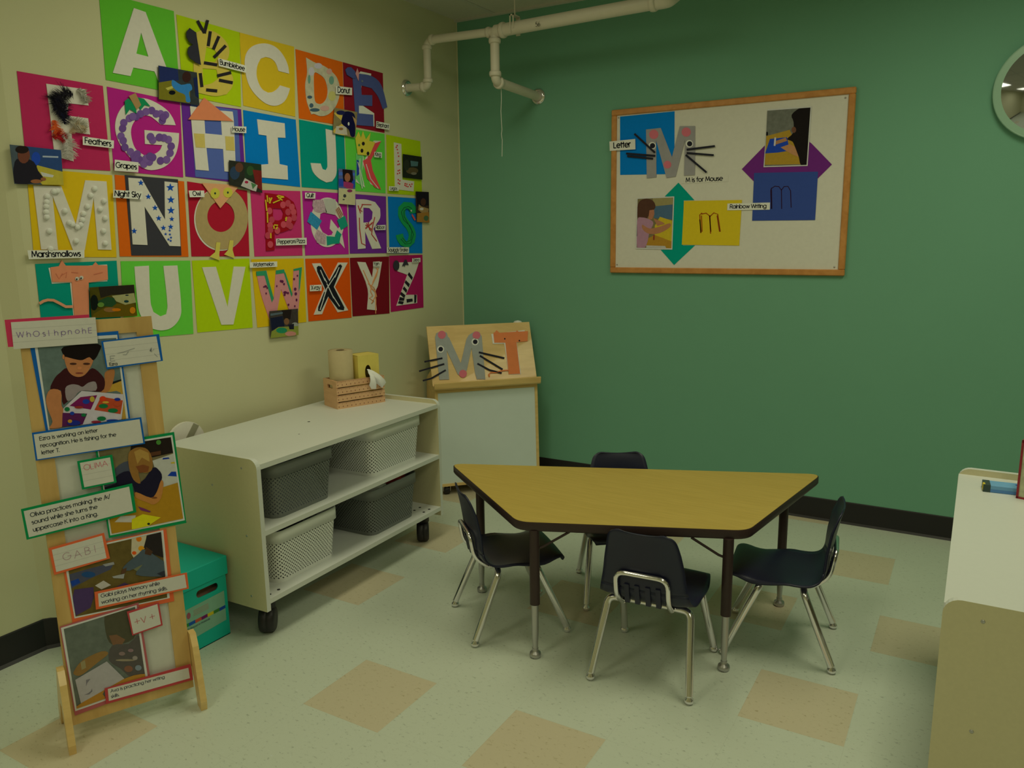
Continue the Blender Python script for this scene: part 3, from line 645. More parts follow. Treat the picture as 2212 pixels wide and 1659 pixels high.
# ---------------------------------------------------------------- easels
class Tilt(Plane):
    def __init__(s, x, y, z, th, ph):
        e = Vector((math.cos(th), math.sin(th), 0)); hn = Vector((math.sin(th), -math.cos(th), 0)); up = Vector((0, 0, 1))*math.cos(ph)-hn*math.sin(ph)
        s.o = Vector((x, y, z)); s.a = e; s.b = up; s.n = hn*math.cos(ph)+Vector((0, 0, 1))*math.sin(ph)
def rbox(mb, pl, a0, a1, b0, b1, n0, n1, m): mb.prism([[(a0, b0), (a1, b0), (a1, b1), (a0, b1)]], pl.w, n0, n1, m)
EP = Tilt(.580, -2.980, .050, 1.1498, .0775); EW, EH = .346, 1.189
t = thing('display_easel', 'tall narrow wooden display easel with photos and captions, at the far left', 'easel', tuple(EP.w(EW/2, -.05)))
fw_ = .046
for nm, a0, a1, b0, b1 in (('stile', 0, fw_, 0, EH-.045), ('stile', EW-fw_, EW, 0, EH-.045), ('top_rail', 0, EW, EH-.045, EH), ('bottom_rail', fw_, EW-fw_, 0, .045)):
    mb = MB(); rbox(mb, EP, a0, a1, b0, b1, -.02, 0, PINE); mb.build(nm, t)
PANEL = mat((158, 158, 132), .6, name='panel_white')
mb = MB(); rbox(mb, EP, fw_-.004, EW-fw_+.004, .04, EH-.04, -.014, -.006, PANEL); mb.build('panel', t)
base = Plane((EP.o.x, EP.o.y, 0), EP.a, (0, 0, 1)); hn = Vector((math.sin(1.1498), -math.cos(1.1498), 0))
foot = [(-.17, 0), (-.12, 0), (-.045, .11), (.0, .12), (.028, 0), (.07, 0), (.075, .03), (.03, .2), (.008, .235), (-.025, .235), (-.165, .035)]
for a0, a1 in ((-.020, -.001), (EW+.001, EW+.020)):
    mb = MB(); mb.prism([foot], lambda a, b, n: Vector((EP.o.x, EP.o.y, 0))+hn*a+Vector((0, 0, b))+EP.a*n, a0, a1, BIRCH); mb.build('foot', t)

B2 = Tilt(.2337, -.6372, .0541, .8126, .0609); BW, BHH = .602, .570
TT = B2.w(0, BHH); TP = Tilt(TT.x, TT.y, TT.z, .8126, .4179)
t = thing('teaching_easel', 'wheeled birch easel with a whiteboard and slanted book ledge, across the corner', 'easel', tuple(B2.w(BW/2, -.05, -.1)))
mb = MB()
for a0, a1, b0, b1 in ((0, .016, 0, BHH), (BW-.016, BW, 0, BHH), (.016, BW-.016, 0, .016), (.016, BW-.016, BHH-.032, BHH)): rbox(mb, B2, a0, a1, b0, b1, -.02, .0, BIRCH)
mb.build('frame', t)
mb = MB(); rbox(mb, B2, .015, BW-.015, .015, BHH-.031, -.012, -.004, WBOARD); mb.build('whiteboard', t)
mb = MB(); rbox(mb, TP, -.006, BW+.006, .0, .366, -.034, -.018, BIRCH); mb.build('display_board', t)
mb = MB(); LG = lambda a, b, n: B2.w(a, 0)*0+Vector((TT.x, TT.y, 0))+B2.a*a
hn2 = Vector((math.sin(.8126), -math.cos(.8126), 0)); O2 = Vector((TT.x, TT.y, TT.z))
lf = lambda a, b, n: O2+B2.a*n+hn2*a+Vector((0, 0, b))
mb.prism([[(-.02, -.008), (.035, -.008), (.042, .0), (.047, .03), (.04, .034), (.033, .012), (-.02, .010)]], lf, -.008, BW+.008, BIRCH); mb.build('book_ledge', t)
# rear half of the easel and its side boards
for a0 in (0, BW-.018):
    mb = MB(); mb.prism([[(-.022, -BHH+.005), (-.022, -.005), (-.07, .10), (-.25, .02), (-.34, -BHH+.005)]], lf, a0, a0+.018, BIRCH); mb.build('side_board', t)
mb = MB(); q = [(-.075, .10), (-.09, .10), (-.35, -BHH+.01), (-.335, -BHH+.01)]; mb.prism([q], lf, .018, BW-.018, BIRCH); mb.build('rear_panel', t)
for a_, n_ in ((.05, -.03), (BW-.05, -.03), (.05, -.30), (BW-.05, -.30)):
    c = O2+B2.a*a_+hn2*(n_+.03); 
    mb = MB(); mb.lathe([(.008, -.017), (.024, -.016), (.026, -.012), (.026, .012), (.024, .016), (.008, .017)], (c.x, c.y, .026), B2.a, BLACKR, 20); cs = mb.build('caster', t)
    mb = MB(); mb.prism([[(-.022, .052), (.022, .052), (.012, .02), (-.006, .018)]], lambda a, b, n: Vector((c.x, c.y, 0))+hn2*a+Vector((0, 0, b))+B2.a*n, .018, .021, DULLM)
    mb.prism([[(-.022, .052), (.022, .052), (.012, .02), (-.006, .018)]], lambda a, b, n: Vector((c.x, c.y, 0))+hn2*a+Vector((0, 0, b))+B2.a*n, -.021, -.018, DULLM)
    mb.box((c.x-.022, c.y-.022, .05), (c.x+.022, c.y+.022, .056), DULLM); mb.build('caster_fork', cs)
# white knob behind the top right corner
mb = MB(); c = TP.w(BW-.055, .372, -.05); mb.lathe([(.022, -.012), (.03, 0), (.02, .012), (.004, .016)], c, (0, 0, 1), W2, 16)
tag(mb.build('paper_roll_knob', origin=tuple(c)), 'small white roll end peeking over the slanted board of the corner easel', 'knob')
GREYP = mat((124, 128, 112), .8, noise=.12, nscale=30, name='grey_painted_paper'); PINKP = mat((165, 90, 90), name='pink_paper'); BLKP = mat((32, 32, 34), name='black_paper'); SALM = mat((180, 104, 56), noise=.1, nscale=25, name='salmon_paper')
def circ(pl, cx, cy, r, crop, n0, n1, m, name, parent, label=None, ry=None): return piece(pl, [pell(cx, cy, r, ry, crop)], n0, n1, m, name, parent, label)
TPn = -.016
t = thing('paper_letter', 'large grey paper M with mouse eyes and whiskers on the slanted easel board', 'craft letter', TP.w(.13, .01, 0))
piece(TP, [P("1055,262 1065,225 1110,205 1150,222 1160,255 1170,262 1265,470 1310,275 1330,240 1355,225 1380,210 1415,215 1435,250 1465,600 1395,600 1380,545 1352,345 1315,520 1300,555 1270,575 1240,560 1150,365 1170,602 1090,605", '8')], TPn, TPn+.002, GREYP, 'letter', t)
for x, y, r in ((1110, 238, 33), (1392, 242, 32), (1282, 555, 32)): circ(TP, x, y, r, '8', TPn+.002, TPn+.003, PINKP, 'ear' if y < 300 else 'nose', t)
for x, y in ((1100, 355), (1381, 295)):
    e = circ(TP, x, y, 29, '8', TPn+.002, TPn+.003, W2, 'eye', t); circ(TP, x+1, y, 19, '8', TPn+.003, TPn+.004, BLKP, 'pupil', e)
for s_ in ("968,458 1115,428", "925,535 1130,475", "955,612 1020,595 1142,525", "1412,380 1620,428", "1420,408 1606,520", "1400,472 1500,525 1598,550"): piece(TP, [pstrip(s_, 13, '8')], TPn+.003, TPn+.005, BLKP, 'whisker', t)
t = thing('paper_letter', 'salmon paper T with small eyes and curly tail on the slanted easel board', 'craft letter', TP.w(.42, .01, 0))
piece(TP, [P("1512,232 1785,200 1790,290 1720,300 1755,560 1655,560 1618,310 1525,312", '8')], TPn, TPn+.001, W2, 'backing', t)
piece(TP, [P("1530,225 1545,215 1555,200 1580,222 1715,212 1720,202 1735,212 1812,208 1808,290 1718,298 1748,555 1655,558 1628,302 1538,302", '8')], TPn+.001, TPn+.003, SALM, 'letter', t)
for x, y in ((1623, 270), (1742, 285)): circ(TP, x, y, 6, '8', TPn+.003, TPn+.005, BLKP, 'eye', t)
piece(TP, [pstrip("1655,525 1600,530 1550,545 1510,545 1492,560 1500,580", 9, '8')], TPn+.003, TPn+.005, SALM, 'tail', t)

# ---------------------------------------------------------------- photos, labels and captions
def clip_(poly, quad):          # keep only what lies on the print
    cx, cy = sum(p[0] for p in quad)/4, sum(p[1] for p in quad)/4
    for i in range(4):
        a, b = quad[i], quad[(i+1) % 4]
        f = lambda p: (b[0]-a[0])*(p[1]-a[1])-(b[1]-a[1])*(p[0]-a[0])
        s_ = 1 if f((cx, cy)) > 0 else -1; out = []
        for j in range(len(poly)):
            p, q = poly[j-1], poly[j]; fp, fq = f(p)*s_, f(q)*s_
            if (fp >= 0) != (fq >= 0): t = fp/(fp-fq); out.append((p[0]+(q[0]-p[0])*t, p[1]+(q[1]-p[1])*t))
            if fq >= 0: out.append(q)
        poly = out
        if len(poly) < 3: return []
    return poly
def photo(name, pl, n, crop, quad, polys, label, cat='photo', border=None, bcol=(165, 165, 145), group=None, parent=None, base=(60, 60, 50), th=.0012):
    # polys: list of (rgb, 'x,y x,y ..' or ell tuple[, crop]); drawn in order on the print
    q = onp(pl, P(quad, crop), n); cx = sum(p[0] for p in q)/4; cy = min(p[1] for p in q)
    o = pl.w(cx, cy, n); mb = MB()
    if border:
        mb.prism([q], pl.w, n, n+th, mat(bcol, name='photo_margin')); qc = q2 = onp(pl, P(border, crop), n)
        mb.prism([q2], pl.w, n+th, n+th+.0002, mat(base, .45, noise=.35, nscale=45, name='photo_ink'))
        z = n+th+.0002
    else: qc = q; mb.prism([q], pl.w, n, n+th, mat(base, .45, noise=.35, nscale=45, name='photo_ink')); z = n+th
    for k_, pp in enumerate(polys):
        rgb, sh = pp[0], pp[1]; cr = pp[2] if len(pp) > 2 else crop
        pts = pell(*sh, crop=cr) if isinstance(sh, tuple) else P(sh, cr)
        if len(pp) > 3 or (not isinstance(sh, tuple) and len(pts) > 6): pts = smooth(pts, 3)
        pts = clip_(onp(pl, pts, n), qc)
        if len(pts) < 3: continue
        z1 = z+.00012*(k_+1); mb.prism([pts], pl.w, z, z1, mat(rgb, .45, noise=.12, nscale=70, name='photo_ink'), flat=True)
    if parent: return mb.build(name, parent)
    ob = mb.build(name, origin=tuple(o)); tag(ob, label, cat, group); return ob
def word(pl, n, crop, quad, lines, label, group='printed word labels', sw=.135, cat='word label', m=None, ink=None, **kw):
    q = onp(pl, P(quad, crop), n); cx = sum(p[0] for p in q)/4; cy = min(p[1] for p in q); mb = MB()
    mb.prism([q], pl.w, n, n+.0008, m or W2); textmesh(mb, lines, q, pl, n+.0010, ink or INK, sw=sw, **kw)
    return tag(mb.build('word_label', origin=tuple(pl.w(cx, cy, n))), label, cat, group)

# --- easel sheets
def sheet(n, crop, quad, label, cat, col, inner, icol=(162, 160, 135), lines=None, ink=(60, 60, 60), size=None, sw=.12, polys=None, base=None, ruled=0, jit=0, top=.1, pad=.06, pitch=1.3, name='mounted_sheet'):
    q = onp(EP, P(quad, crop), n); cx = sum(p[0] for p in q)/4; cy = min(p[1] for p in q)
    t = thing(name, label, cat, tuple(EP.w(cx, cy, n)))
    mb = MB(); mb.prism([q], EP.w, n, n+.001, mat(col, name='coloured_card')); mb.build('backing_card', t)
    if polys is not None:
        qi = inner.split('|'); photo('photo_print', EP, n+.001, crop, qi[0], polys, None, border=qi[1], parent=t, base=base, th=.0004); return t
    qi = onp(EP, P(inner, crop), n); mb = MB(); mb.prism([qi], EP.w, n+.001, n+.0014, mat(icol, name='white_paper'))
    if ruled:
        TLq, TRq, BRq, BLq = [Vector(p) for p in qi]
        for i in range(1, ruled+1):
            f_ = i/(ruled+1); a = TLq*(1-f_)+BLq*f_; b = TRq*(1-f_)+BRq*f_
            mb.prism([strip([tuple(a), tuple(b)], .0007)], EP.w, n+.0014, n+.00145, mat((132, 130, 112), name='ruled_line'), flat=True)
    if lines: textmesh(mb, lines, qi, EP, n+.0016, mat(ink, noise=0, name='ink'), sw=sw, size=size, jitter=jit, top=top, pad=pad, pitch=pitch)
    mb.build('paper', t); return t
BL, GR, OR, RD = (20, 75, 125), (15, 110, 55), (185, 82, 42), (145, 55, 50)
BOYP = [((150, 118, 40), "1000,705 1095,678 1120,840 1150,1012 1090,1012 1080,780 960,775"), ((22, 25, 22), "1010,682 1092,658 1093,672 1008,705"),
 ((140, 92, 48), "940,600 1010,570 1028,600 1010,690 965,775 890,772 935,690"), ((48, 20, 20), "600,560 680,632 760,620 825,560 900,610 940,680 905,772 700,765 570,890 545,760 450,750 490,650 540,600"),
 ((118, 108, 100), "585,740 640,706 700,712 740,728 790,692 855,684 858,762 720,765 660,830 600,850"), ((150, 98, 56), "585,450 600,560 640,618 700,640 760,620 812,550 832,470 740,430"), ((20, 15, 12), "570,370 880,345 885,420 838,490 800,462 740,488 690,485 600,462 572,448"),
 ((60, 36, 24), (655, 522, 32, 10)), ((60, 36, 24), (775, 522, 32, 10)), ((165, 105, 60), (712, 560, 20, 14)), ((105, 50, 36), (710, 605, 36, 7)), ((150, 98, 56), (568, 460, 10, 22)),
 ((150, 98, 56), "450,752 545,768 552,900 615,975 660,1000 600,1030 560,1055 550,1090 440,1100 470,1040 425,920 412,830"),
 ((158, 152, 145), "730,765 1115,795 1088,1020 738,1068 560,1060 568,920"), ((95, 22, 62), "622,898 720,820 870,802 812,932"), ((150, 60, 30), "845,935 905,815 1100,850 1078,972"), ((70, 25, 60), "560,960 780,968 740,1064 600,1080 556,1085"),
 ((25, 50, 120), (770, 860, 32, 22)), ((150, 130, 40), (825, 838, 22, 26)), ((170, 50, 20), (920, 835, 30, 24)), ((20, 90, 45), (925, 900, 42, 20)), ((20, 90, 45), (1010, 940, 45, 20)), ((25, 40, 110), (1050, 840, 28, 14)), ((150, 60, 30), (1050, 880, 32, 22)), ((165, 130, 40), (945, 866, 30, 10)),
 ((20, 90, 45), (600, 928, 24, 20)), ((25, 50, 120), (645, 965, 20, 16)), ((20, 90, 45), (748, 980, 22, 15)), ((20, 90, 45), (908, 1012, 40, 20)), ((110, 30, 40), (860, 1042, 45, 12)), ((25, 50, 110), (1010, 1030, 60, 12)), ((25, 35, 100), (660, 1050, 60, 24)), ((150, 110, 30), (625, 1035, 20, 16)), ((120, 40, 30), (705, 910, 40, 12))]
sheet(.001, '5', "255,296 1058,228 1166,1010 410,1125", 'large photo of a boy in a brown shirt with a letter tray, blue backing', 'photo', BL, "300,305 1050,262 1150,1012 432,1118|330,330 1040,290 1130,1015 445,1112", polys=BOYP, base=(78, 92, 80), name='mounted_photo')
sheet(.004, '5', "40,128 795,80 850,330 72,372", 'pink card behind the handwritten strip at the top of the display easel', 'card', (160, 45, 65), "90,150 780,100 800,310 120,350", icol=(160, 45, 65), name='pink_backing')
sheet(.006, '5', "97,150 855,105 877,338 122,392", 'handwritten ruled paper strip in purple pencil at the top of the display easel', 'sign', (162, 158, 130), "98,151 854,106 876,337 123,391", lines=['W h O s I  h p n o h E'], ink=(112, 96, 116), sw=.09, ruled=3, jit=.05, pad=.05, top=.2, name='handwritten_strip')
tE = sheet(.006, '5', "905,320 1425,255 1460,495 955,570", 'blue-edged name card with faint pencil writing, beside the boy photo', 'name card', BL, "925,328 1400,275 1440,490 962,552", lines=None, ruled=3, name='name_card')
mb = MB(); q = onp(EP, P("970,510 1060,502 1064,540 976,548", '5'), .006); textmesh(mb, ['Ezra'], q, EP, .0085, INK, sw=.11, pad=.02, top=.02)
for s_ in ("985,450 990,500 1030,495", "990,452 1030,450", "988,475 1020,472", "1050,428 1110,415 1205,382", "1100,440 1130,440 1150,410", "1340,405 1355,375 1355,415 1380,390", "1380,430 1410,460"): mb.prism([onp(EP, pstrip(s_, 4, '5'), .006)], EP.w, .0074, .0085, mat((110, 112, 100), noise=0, name='pencil'), flat=True)
mb.build('writing', tE)
sheet(.007, '5', "285,1140 1265,1000 1300,1238 320,1390", 'blue-edged caption card about working on letter recognition', 'caption', BL, "302,1155 1250,1018 1283,1230 335,1378", lines=['Ezra is working on letter', 'recognition. He is fishing for the', 'letter T.'], ink=(45, 48, 45), top=.12, pad=.045, pitch=1.42, name='caption_card')
GIRL = [((30, 24, 18), "1180,1215 1545,1180 1568,1315 1370,1360 1160,1345", '5'), ((58, 62, 66), "1030,1462 1150,1392 1210,1480 1260,1659 890,1659 890,1600 1040,1560", '5'), ((150, 150, 130), "1365,1390 1575,1318 1622,1590 1450,1659 1400,1500", '5'),
 ((22, 50, 120), "1535,1488 1583,1487 1590,1532 1500,1526", '5'), ((22, 45, 110), "1460,1365 1510,1360 1520,1372 1455,1380", '5'), ((160, 140, 30), "1530,1405 1575,1398 1578,1415 1530,1415", '5'), ((70, 45, 25), "1330,1320 1440,1300 1440,1335 1350,1350", '5'), ((60, 110, 40), (1420, 1225, 22, 22), '5'),
 ((22, 22, 26), "1030,245 1300,160 1330,300 1040,260"), ((140, 104, 22), "1335,330 1782,190 1832,572 1102,705 1088,570"), ((155, 150, 130), "1140,588 1200,530 1350,520 1340,590"),
 ((24, 22, 34), "1150,140 1280,80 1400,190 1520,48 1580,70 1612,145 1560,300 1500,352 1400,332 1350,300 1310,215 1165,215"),
 ((118, 84, 36), "1150,1330 1190,1285 1250,1268 1320,1288 1362,1370 1360,1470 1300,1500 1240,1488 1258,1592 1195,1560 1155,1450", '5'), ((140, 110, 50), "1200,1310 1250,1285 1330,1320 1340,1400 1270,1360 1230,1420", '5'), ((100, 58, 28), "1215,1440 1280,1425 1335,1440 1325,1488 1250,1498", '5'),
 ((150, 100, 45), "1352,288 1500,345 1560,285 1600,175 1626,205 1600,352 1530,412 1460,390 1352,345"), ((100, 60, 28), (1535, 345, 30, 10)),
 ((172, 165, 20), "1310,560 1420,508 1600,540 1510,600 1450,650 1310,658"), ((30, 40, 20), (1478, 605, 14, 12)), ((90, 40, 70), "1370,430 1430,450 1500,480 1490,492 1400,470")]
sheet(.002, '6', "942,-178 1733,-309 1855,597 1085,748", 'photo of a girl in a navy shirt working at a yellow table, green backing', 'photo', GR, "968,-155 1715,-278 1840,570 1098,722|978,-140 1700,-258 1822,552 1112,705", polys=GIRL, base=(92, 84, 52), name='mounted_photo')
sheet(.008, '5', "690,1395 1005,1335 1045,1585 735,1650", 'small green-edged name card with pinkish handwriting', 'name card', GR, "715,1410 985,1360 1020,1575 755,1628", lines=['OLIMA', ' '], ink=(160, 90, 90), sw=.07, ruled=3, jit=.03, top=.1, pad=.1, name='name_card')
sheet(.010, '6', "207,460 1315,203 1358,490 265,765", 'green-edged caption card about turning the uppercase K into a king', 'caption', GR, "235,480 1285,235 1325,475 288,740", lines=['Olivia practices making the /k/', 'sound while she turns the', 'uppercase K into a King.'], ink=(48, 52, 48), top=.12, pad=.05, pitch=1.38, name='caption_card')
GABI = [((60, 62, 70), "690,1110 900,1048 1140,990 1100,1060 900,1150 710,1252"), ((25, 52, 110), "700,1180 780,1150 800,1190 720,1230"), ((30, 60, 90), (880, 1110, 70, 30)), ((120, 120, 110), "1020,1010 1130,985 1140,1010 1050,1030"), ((60, 45, 72), "740,1260 930,1235 935,1330 900,1440 755,1520 720,1350"), ((62, 48, 70), "1160,1230 1240,1190 1290,1210 1190,1240"),
 ((150, 145, 125), "945,1220 1030,1170 1105,1215 1010,1258"), ((125, 125, 112), "1115,1130 1240,1100 1230,1150 1130,1145"), ((158, 148, 112), "1310,745 1460,708 1440,850 1330,945 1305,900"), ((190, 95, 15), (1382, 755, 28, 28)), ((190, 120, 20), (1405, 850, 30, 26)), ((180, 70, 20), (1335, 895, 22, 18)),
 ((90, 92, 60), "1400,960 1420,1020 1360,1075 1300,1040"), ((62, 72, 72), "1222,1040 1380,900 1440,860 1600,960 1655,1000 1668,1110 1570,1130 1350,1110 1420,1010 1290,1070"), ((34, 30, 26), "1462,722 1608,682 1640,945 1520,905 1430,840"), ((62, 44, 28), "1450,830 1520,880 1500,920 1440,905"), ((72, 50, 30), "1215,1060 1260,1040 1250,1090 1200,1110"), ((40, 42, 44), "1560,1100 1660,1060 1668,1120 1620,1130")]
sheet(.001, '6', "600,877 1655,655 1734,1375 722,1592", 'photo of a child in a grey-blue top playing at a table, orange backing', 'photo', OR, "625,895 1625,668 1690,1345 742,1548|655,905 1602,688 1665,1340 752,1530", polys=GABI, base=(80, 68, 30), name='mounted_photo')
sheet(.006, '6', "483,850 1035,695 1095,950 540,1115", 'orange-edged name card with faint handwriting left of its photo', 'name card', OR, "515,865 1015,722 1060,945 560,1085", lines=['G A B I'], ink=(138, 112, 106), sw=.055, ruled=3, jit=.06, top=.28, pad=.15, name='name_card')
sheet(.007, '6', "940,1285 1860,1090 1880,1250 955,1460", 'orange-edged caption card about playing memory', 'caption', OR, "975,1300 1838,1110 1858,1240 985,1430", lines=['Gabi plays Memory while', 'working on her rhyming skills.'], ink=(70, 70, 66), top=.08, pad=.03, pitch=1.35, name='caption_card')
AVA = [((64, 62, 42), "960,200 1060,160 1180,150 1250,250 1230,420 1060,480 985,420"), ((98, 72, 46), "1000,395 1070,385 1150,430 1120,480 1040,492"), ((70, 66, 56), "1030,485 1180,470 1290,400 1335,745 1210,780 1110,700 1000,620"), ((115, 88, 44), "680,720 760,620 930,540 995,560 900,640 820,705 740,760 685,755"), ((120, 110, 70), "740,640 780,620 790,690 750,710"),
 ((118, 108, 80), (1150, 620, 90, 10)), ((105, 72, 50), (1180, 700, 40, 30)), ((120, 112, 96), (1240, 600, 24, 20)), ((108, 92, 80), (1120, 560, 30, 18)), ((100, 110, 108), (1270, 690, 30, 26)), ((110, 90, 84), (1200, 530, 26, 16)), ((140, 100, 34), "740,1018 1140,790 1335,745 1330,780 960,900 960,985 700,1070"), ((138, 134, 122), "690,800 980,630 1142,788 742,1015"), ((95, 92, 88), "770,940 820,932 848,905 845,878 836,900 810,922"), ((100, 96, 92), "790,800 830,790 800,830 790,860")]
sheet(.003, '7', "548,315 1272,90 1395,868 688,1130", 'photo of a child writing on paper, dark pink backing, lowest of all', 'photo', (140, 75, 68), "560,325 1255,115 1370,850 692,1090|585,335 1240,130 1345,840 705,1065", polys=AVA, base=(80, 86, 70), name='mounted_photo')
sheet(.008, '7', "1165,175 1460,90 1495,300 1215,395", 'small red-edged name card with two cross marks', 'name card', RD, "1185,190 1445,105 1478,290 1225,380", lines=['+v +'], ink=(150, 95, 85), sw=.06, jit=.03, pad=.12, top=.2, name='name_card')
sheet(.008, '7', "960,880 1750,655 1775,800 975,1025", 'red-edged caption card about practicing writing, lowest caption', 'caption', RD, "990,885 1730,690 1745,785 1000,995", lines=['Ava is practicing her writing', 'skills.'], ink=(75, 78, 72), top=.1, pad=.03, pitch=1.3, name='caption_card')

# ---------------------------------------------------------------- overhead pipe
zt, zb_ = 2.478, 2.238; ax_ = .146; bx, by = .547, -.462
t = thing('ceiling_pipe', 'white overhead pipe with two drops ending in wall flanges, near the ceiling corner', 'pipe', (.547, -.46, zb_))
def coll(c, ax, r=.031, l=.016):
    mb.lathe([(.02, -l), (r, -l), (r+.002, -l*.4), (r+.002, l*.4), (r, l), (.02, l)], c, ax, WPIPE, 20)
mb = MB(); mb.tube(arc3([(.006, -.499, 2.253), (ax_, -.499, 2.245), (ax_, -.499, zt-.01), (ax_+.06, -.498, zt)], .032, 6)+[Vector((bx, by, zt))], .021, WPIPE, 16)
for c, a in (((ax_-.03, -.499, 2.247), (1, 0, 0)), ((ax_, -.499, 2.275), (0, 0, 1)), ((ax_, -.499, zt-.035), (0, 0, 1)), ((ax_+.035, -.4985, zt), (1, 0, 0)), ((bx-.035, by, zt), (1, 0, 0))): coll(c, a, .0255, .010)
mb.build('thin_branch', t)
mb = MB(); mb.tube(arc3([(bx, -.006, 2.223), (bx, by, zb_), (bx, by, zt)], .035, 6), .024, WPIPE, 16)
for c, a in (((bx, by+.035, 2.235), (0, 1, 0)), ((bx, by, zb_+.035), (0, 0, 1)), ((bx, by, zt-.045), (0, 0, 1))): coll(c, a, .0295, .012)
mb.build('drop_branch', t)
PE = Plane((0, by, 0), (1, 0, 0), (0, 0, 1)); ex = PE.px(1425, 8)[0]
mb = MB(); mb.tube([(bx+.005, by, zt), (ex, by, zt+.012)], .031, WPIPE, 20); coll((bx+.05, by, zt), (1, 0, 0), .0365, .012); coll((ex-.03, by, zt+.012), (1, 0, 0), .037, .014)
mb.tube(arc3([(ex-.02, by, zt+.012), (ex+.04, by, zt+.012), (ex+.04, by+.18, zt+.10)], .05, 6), .033, WPIPE, 20)
mk = Plane((0, by-.0318, 0), (1, 0, 0), (0, 0, 1)); a, b_ = mk.px(1162, 53)
textmesh(mb, ['56'], [(a-.022, b_+.018), (a+.022, b_+.018), (a+.022, b_-.018), (a-.022, b_-.018)], mk, .0005, mat((95, 95, 70), noise=0, name='faded_ink'), sw=.1)
mb.build('main_run', t)
for o_, ax, nm in (((0, -.499, 2.253), (1, 0, 0), ''), ((bx, 0, 2.223), (0, -1, 0), '')):
    mb = MB(); mb.lathe([(.046, .001), (.045, .006), (.036, .014), (.030, .016), (.026, .012), (.022, .012)], o_, ax, CHROME, 32); mb.build('wall_flange', t)
mb = MB(); hx = PE.px(1112, 30)[0]; mb.tube([(hx, by, zt+.055), (hx, by, HC)], .004, WPIPE, 8)
mb.box((hx-.012, by-.034, zt-.03), (hx-.006, by-.031, zt+.06), WPIPE); mb.box((hx+.006, by-.034, zt-.005), (hx+.012, by-.031, zt+.06), WPIPE); mb.box((hx-.012, by-.034, zt+.054), (hx+.012, by+.034, zt+.06), WPIPE); mb.box((hx-.012, by+.031, zt-.03), (hx+.012, by+.034, zt+.06), WPIPE)
mb.build('hanger', t)
sp_ = Plane((bx, 0, 0), (0, 1, 0), (0, 0, 1)); pts = []
for i, (x, y) in enumerate(((1082.3, 183), (1083, 215), (1082, 240), (1083, 262), (1084.5, 280), (1083, 290), (1085, 302), (1084.5, 338))): a, b_ = sp_.px(x, y); pts.append((bx, a, b_))
mb = MB(); mb.tube(pts, .0016, W, 6); tag(mb.build('hanging_string', origin=pts[0]), 'thin white string hanging from the pipe near the green wall', 'string')

# ---------------------------------------------------------------- round mirror on the green wall
t = thing('round_mirror', 'large round frameless mirror on the green wall, cut by the right edge', 'mirror', (2.979, -.01, 2.03))
MIR = mat((140, 142, 128), .06, 1, .5, 0, name='mirror_glass')
mb = MB(); mb.lathe([(.208, .004), (.208, .028), (.204, .032), (.001, .0365)], (2.979, 0, 2.03), (0, -1, 0), MIR, 64)
mb.build('mirror_disc', t)
mb = MB(); mb.lathe([(.2085, .004), (.2125, .006), (.2125, .03), (.2085, .034), (.2065, .0325)], (2.979, 0, 2.03), (0, -1, 0), mat((110, 140, 105), .25, 0, .6, 0, name='glass_edge'), 64); mb.build('rim', t)

# ---------------------------------------------------------------- things on the right shelf unit
zt_ = .673; ZP = Plane((0, 0, zt_), (1, 0, 0), (0, 1, 0))
a = Vector(ZP.px(2124, 1062)); b_ = Vector(ZP.px(2203, 1071)); d = (b_-a).normalized(); a3 = Matrix(((d.x, -d.y, 0, a.x), (d.y, d.x, 0, a.y), (0, 0, 1, zt_), (0, 0, 0, 1)))
mb = MB(); mb.box((0, 0, 0), (.115, .055, .022), mat((88, 128, 140), .4, name='blue_card'), a3, .001); mb.box((-.001, -.0006, -.0001), (.018, .0556, .0226), mat((50, 62, 50), .5, name='green_card'), a3)
mb.box((-.002, .004, .004), (.004, .022, .0232), mat((165, 150, 40), name='yellow_print'), a3); mb.box((.018, -.0008, .002), (.115, -.0004, .010), mat((70, 105, 130), name='blue_print'), a3)
mb.box((.085, .03, .022), (.112, .038, .0226), mat((25, 60, 120), name='blue_print'), a3)
tag(mb.build('chalk_box', origin=tuple(a3.translation)), 'small pale blue box with yellow end lying on the right shelf unit', 'box')
a = Vector(ZP.px(2196, 1076)); mb = MB(); m3 = Matrix.Translation((a.x, a.y, zt_)) @ Matrix.Rotation(-.25, 4, 'Z')
mb.box((0, 0, 0), (.12, .10, .175), mat((140, 142, 100), .5, noise=.5, nscale=70, name='floral_card'), m3)
REDC = mat((110, 40, 38), .5, noise=.4, nscale=90, name='red_trim')
for b0, b1 in (((-.002, -.002, 0), (.004, .003, .177)), ((-.002, -.002, .170), (.122, .003, .177)), ((-.002, -.002, -.0), (.122, .003, .006)), ((-.002, -.002, .17), (.004, .102, .177)), ((-.002, -.002, 0), (.003, .102, .006))): mb.box(b0, b1, REDC, m3)
tag(mb.build('floral_box', origin=(a.x, a.y, zt_)), 'upright floral box with dark red trim at the right edge of the photo', 'box')

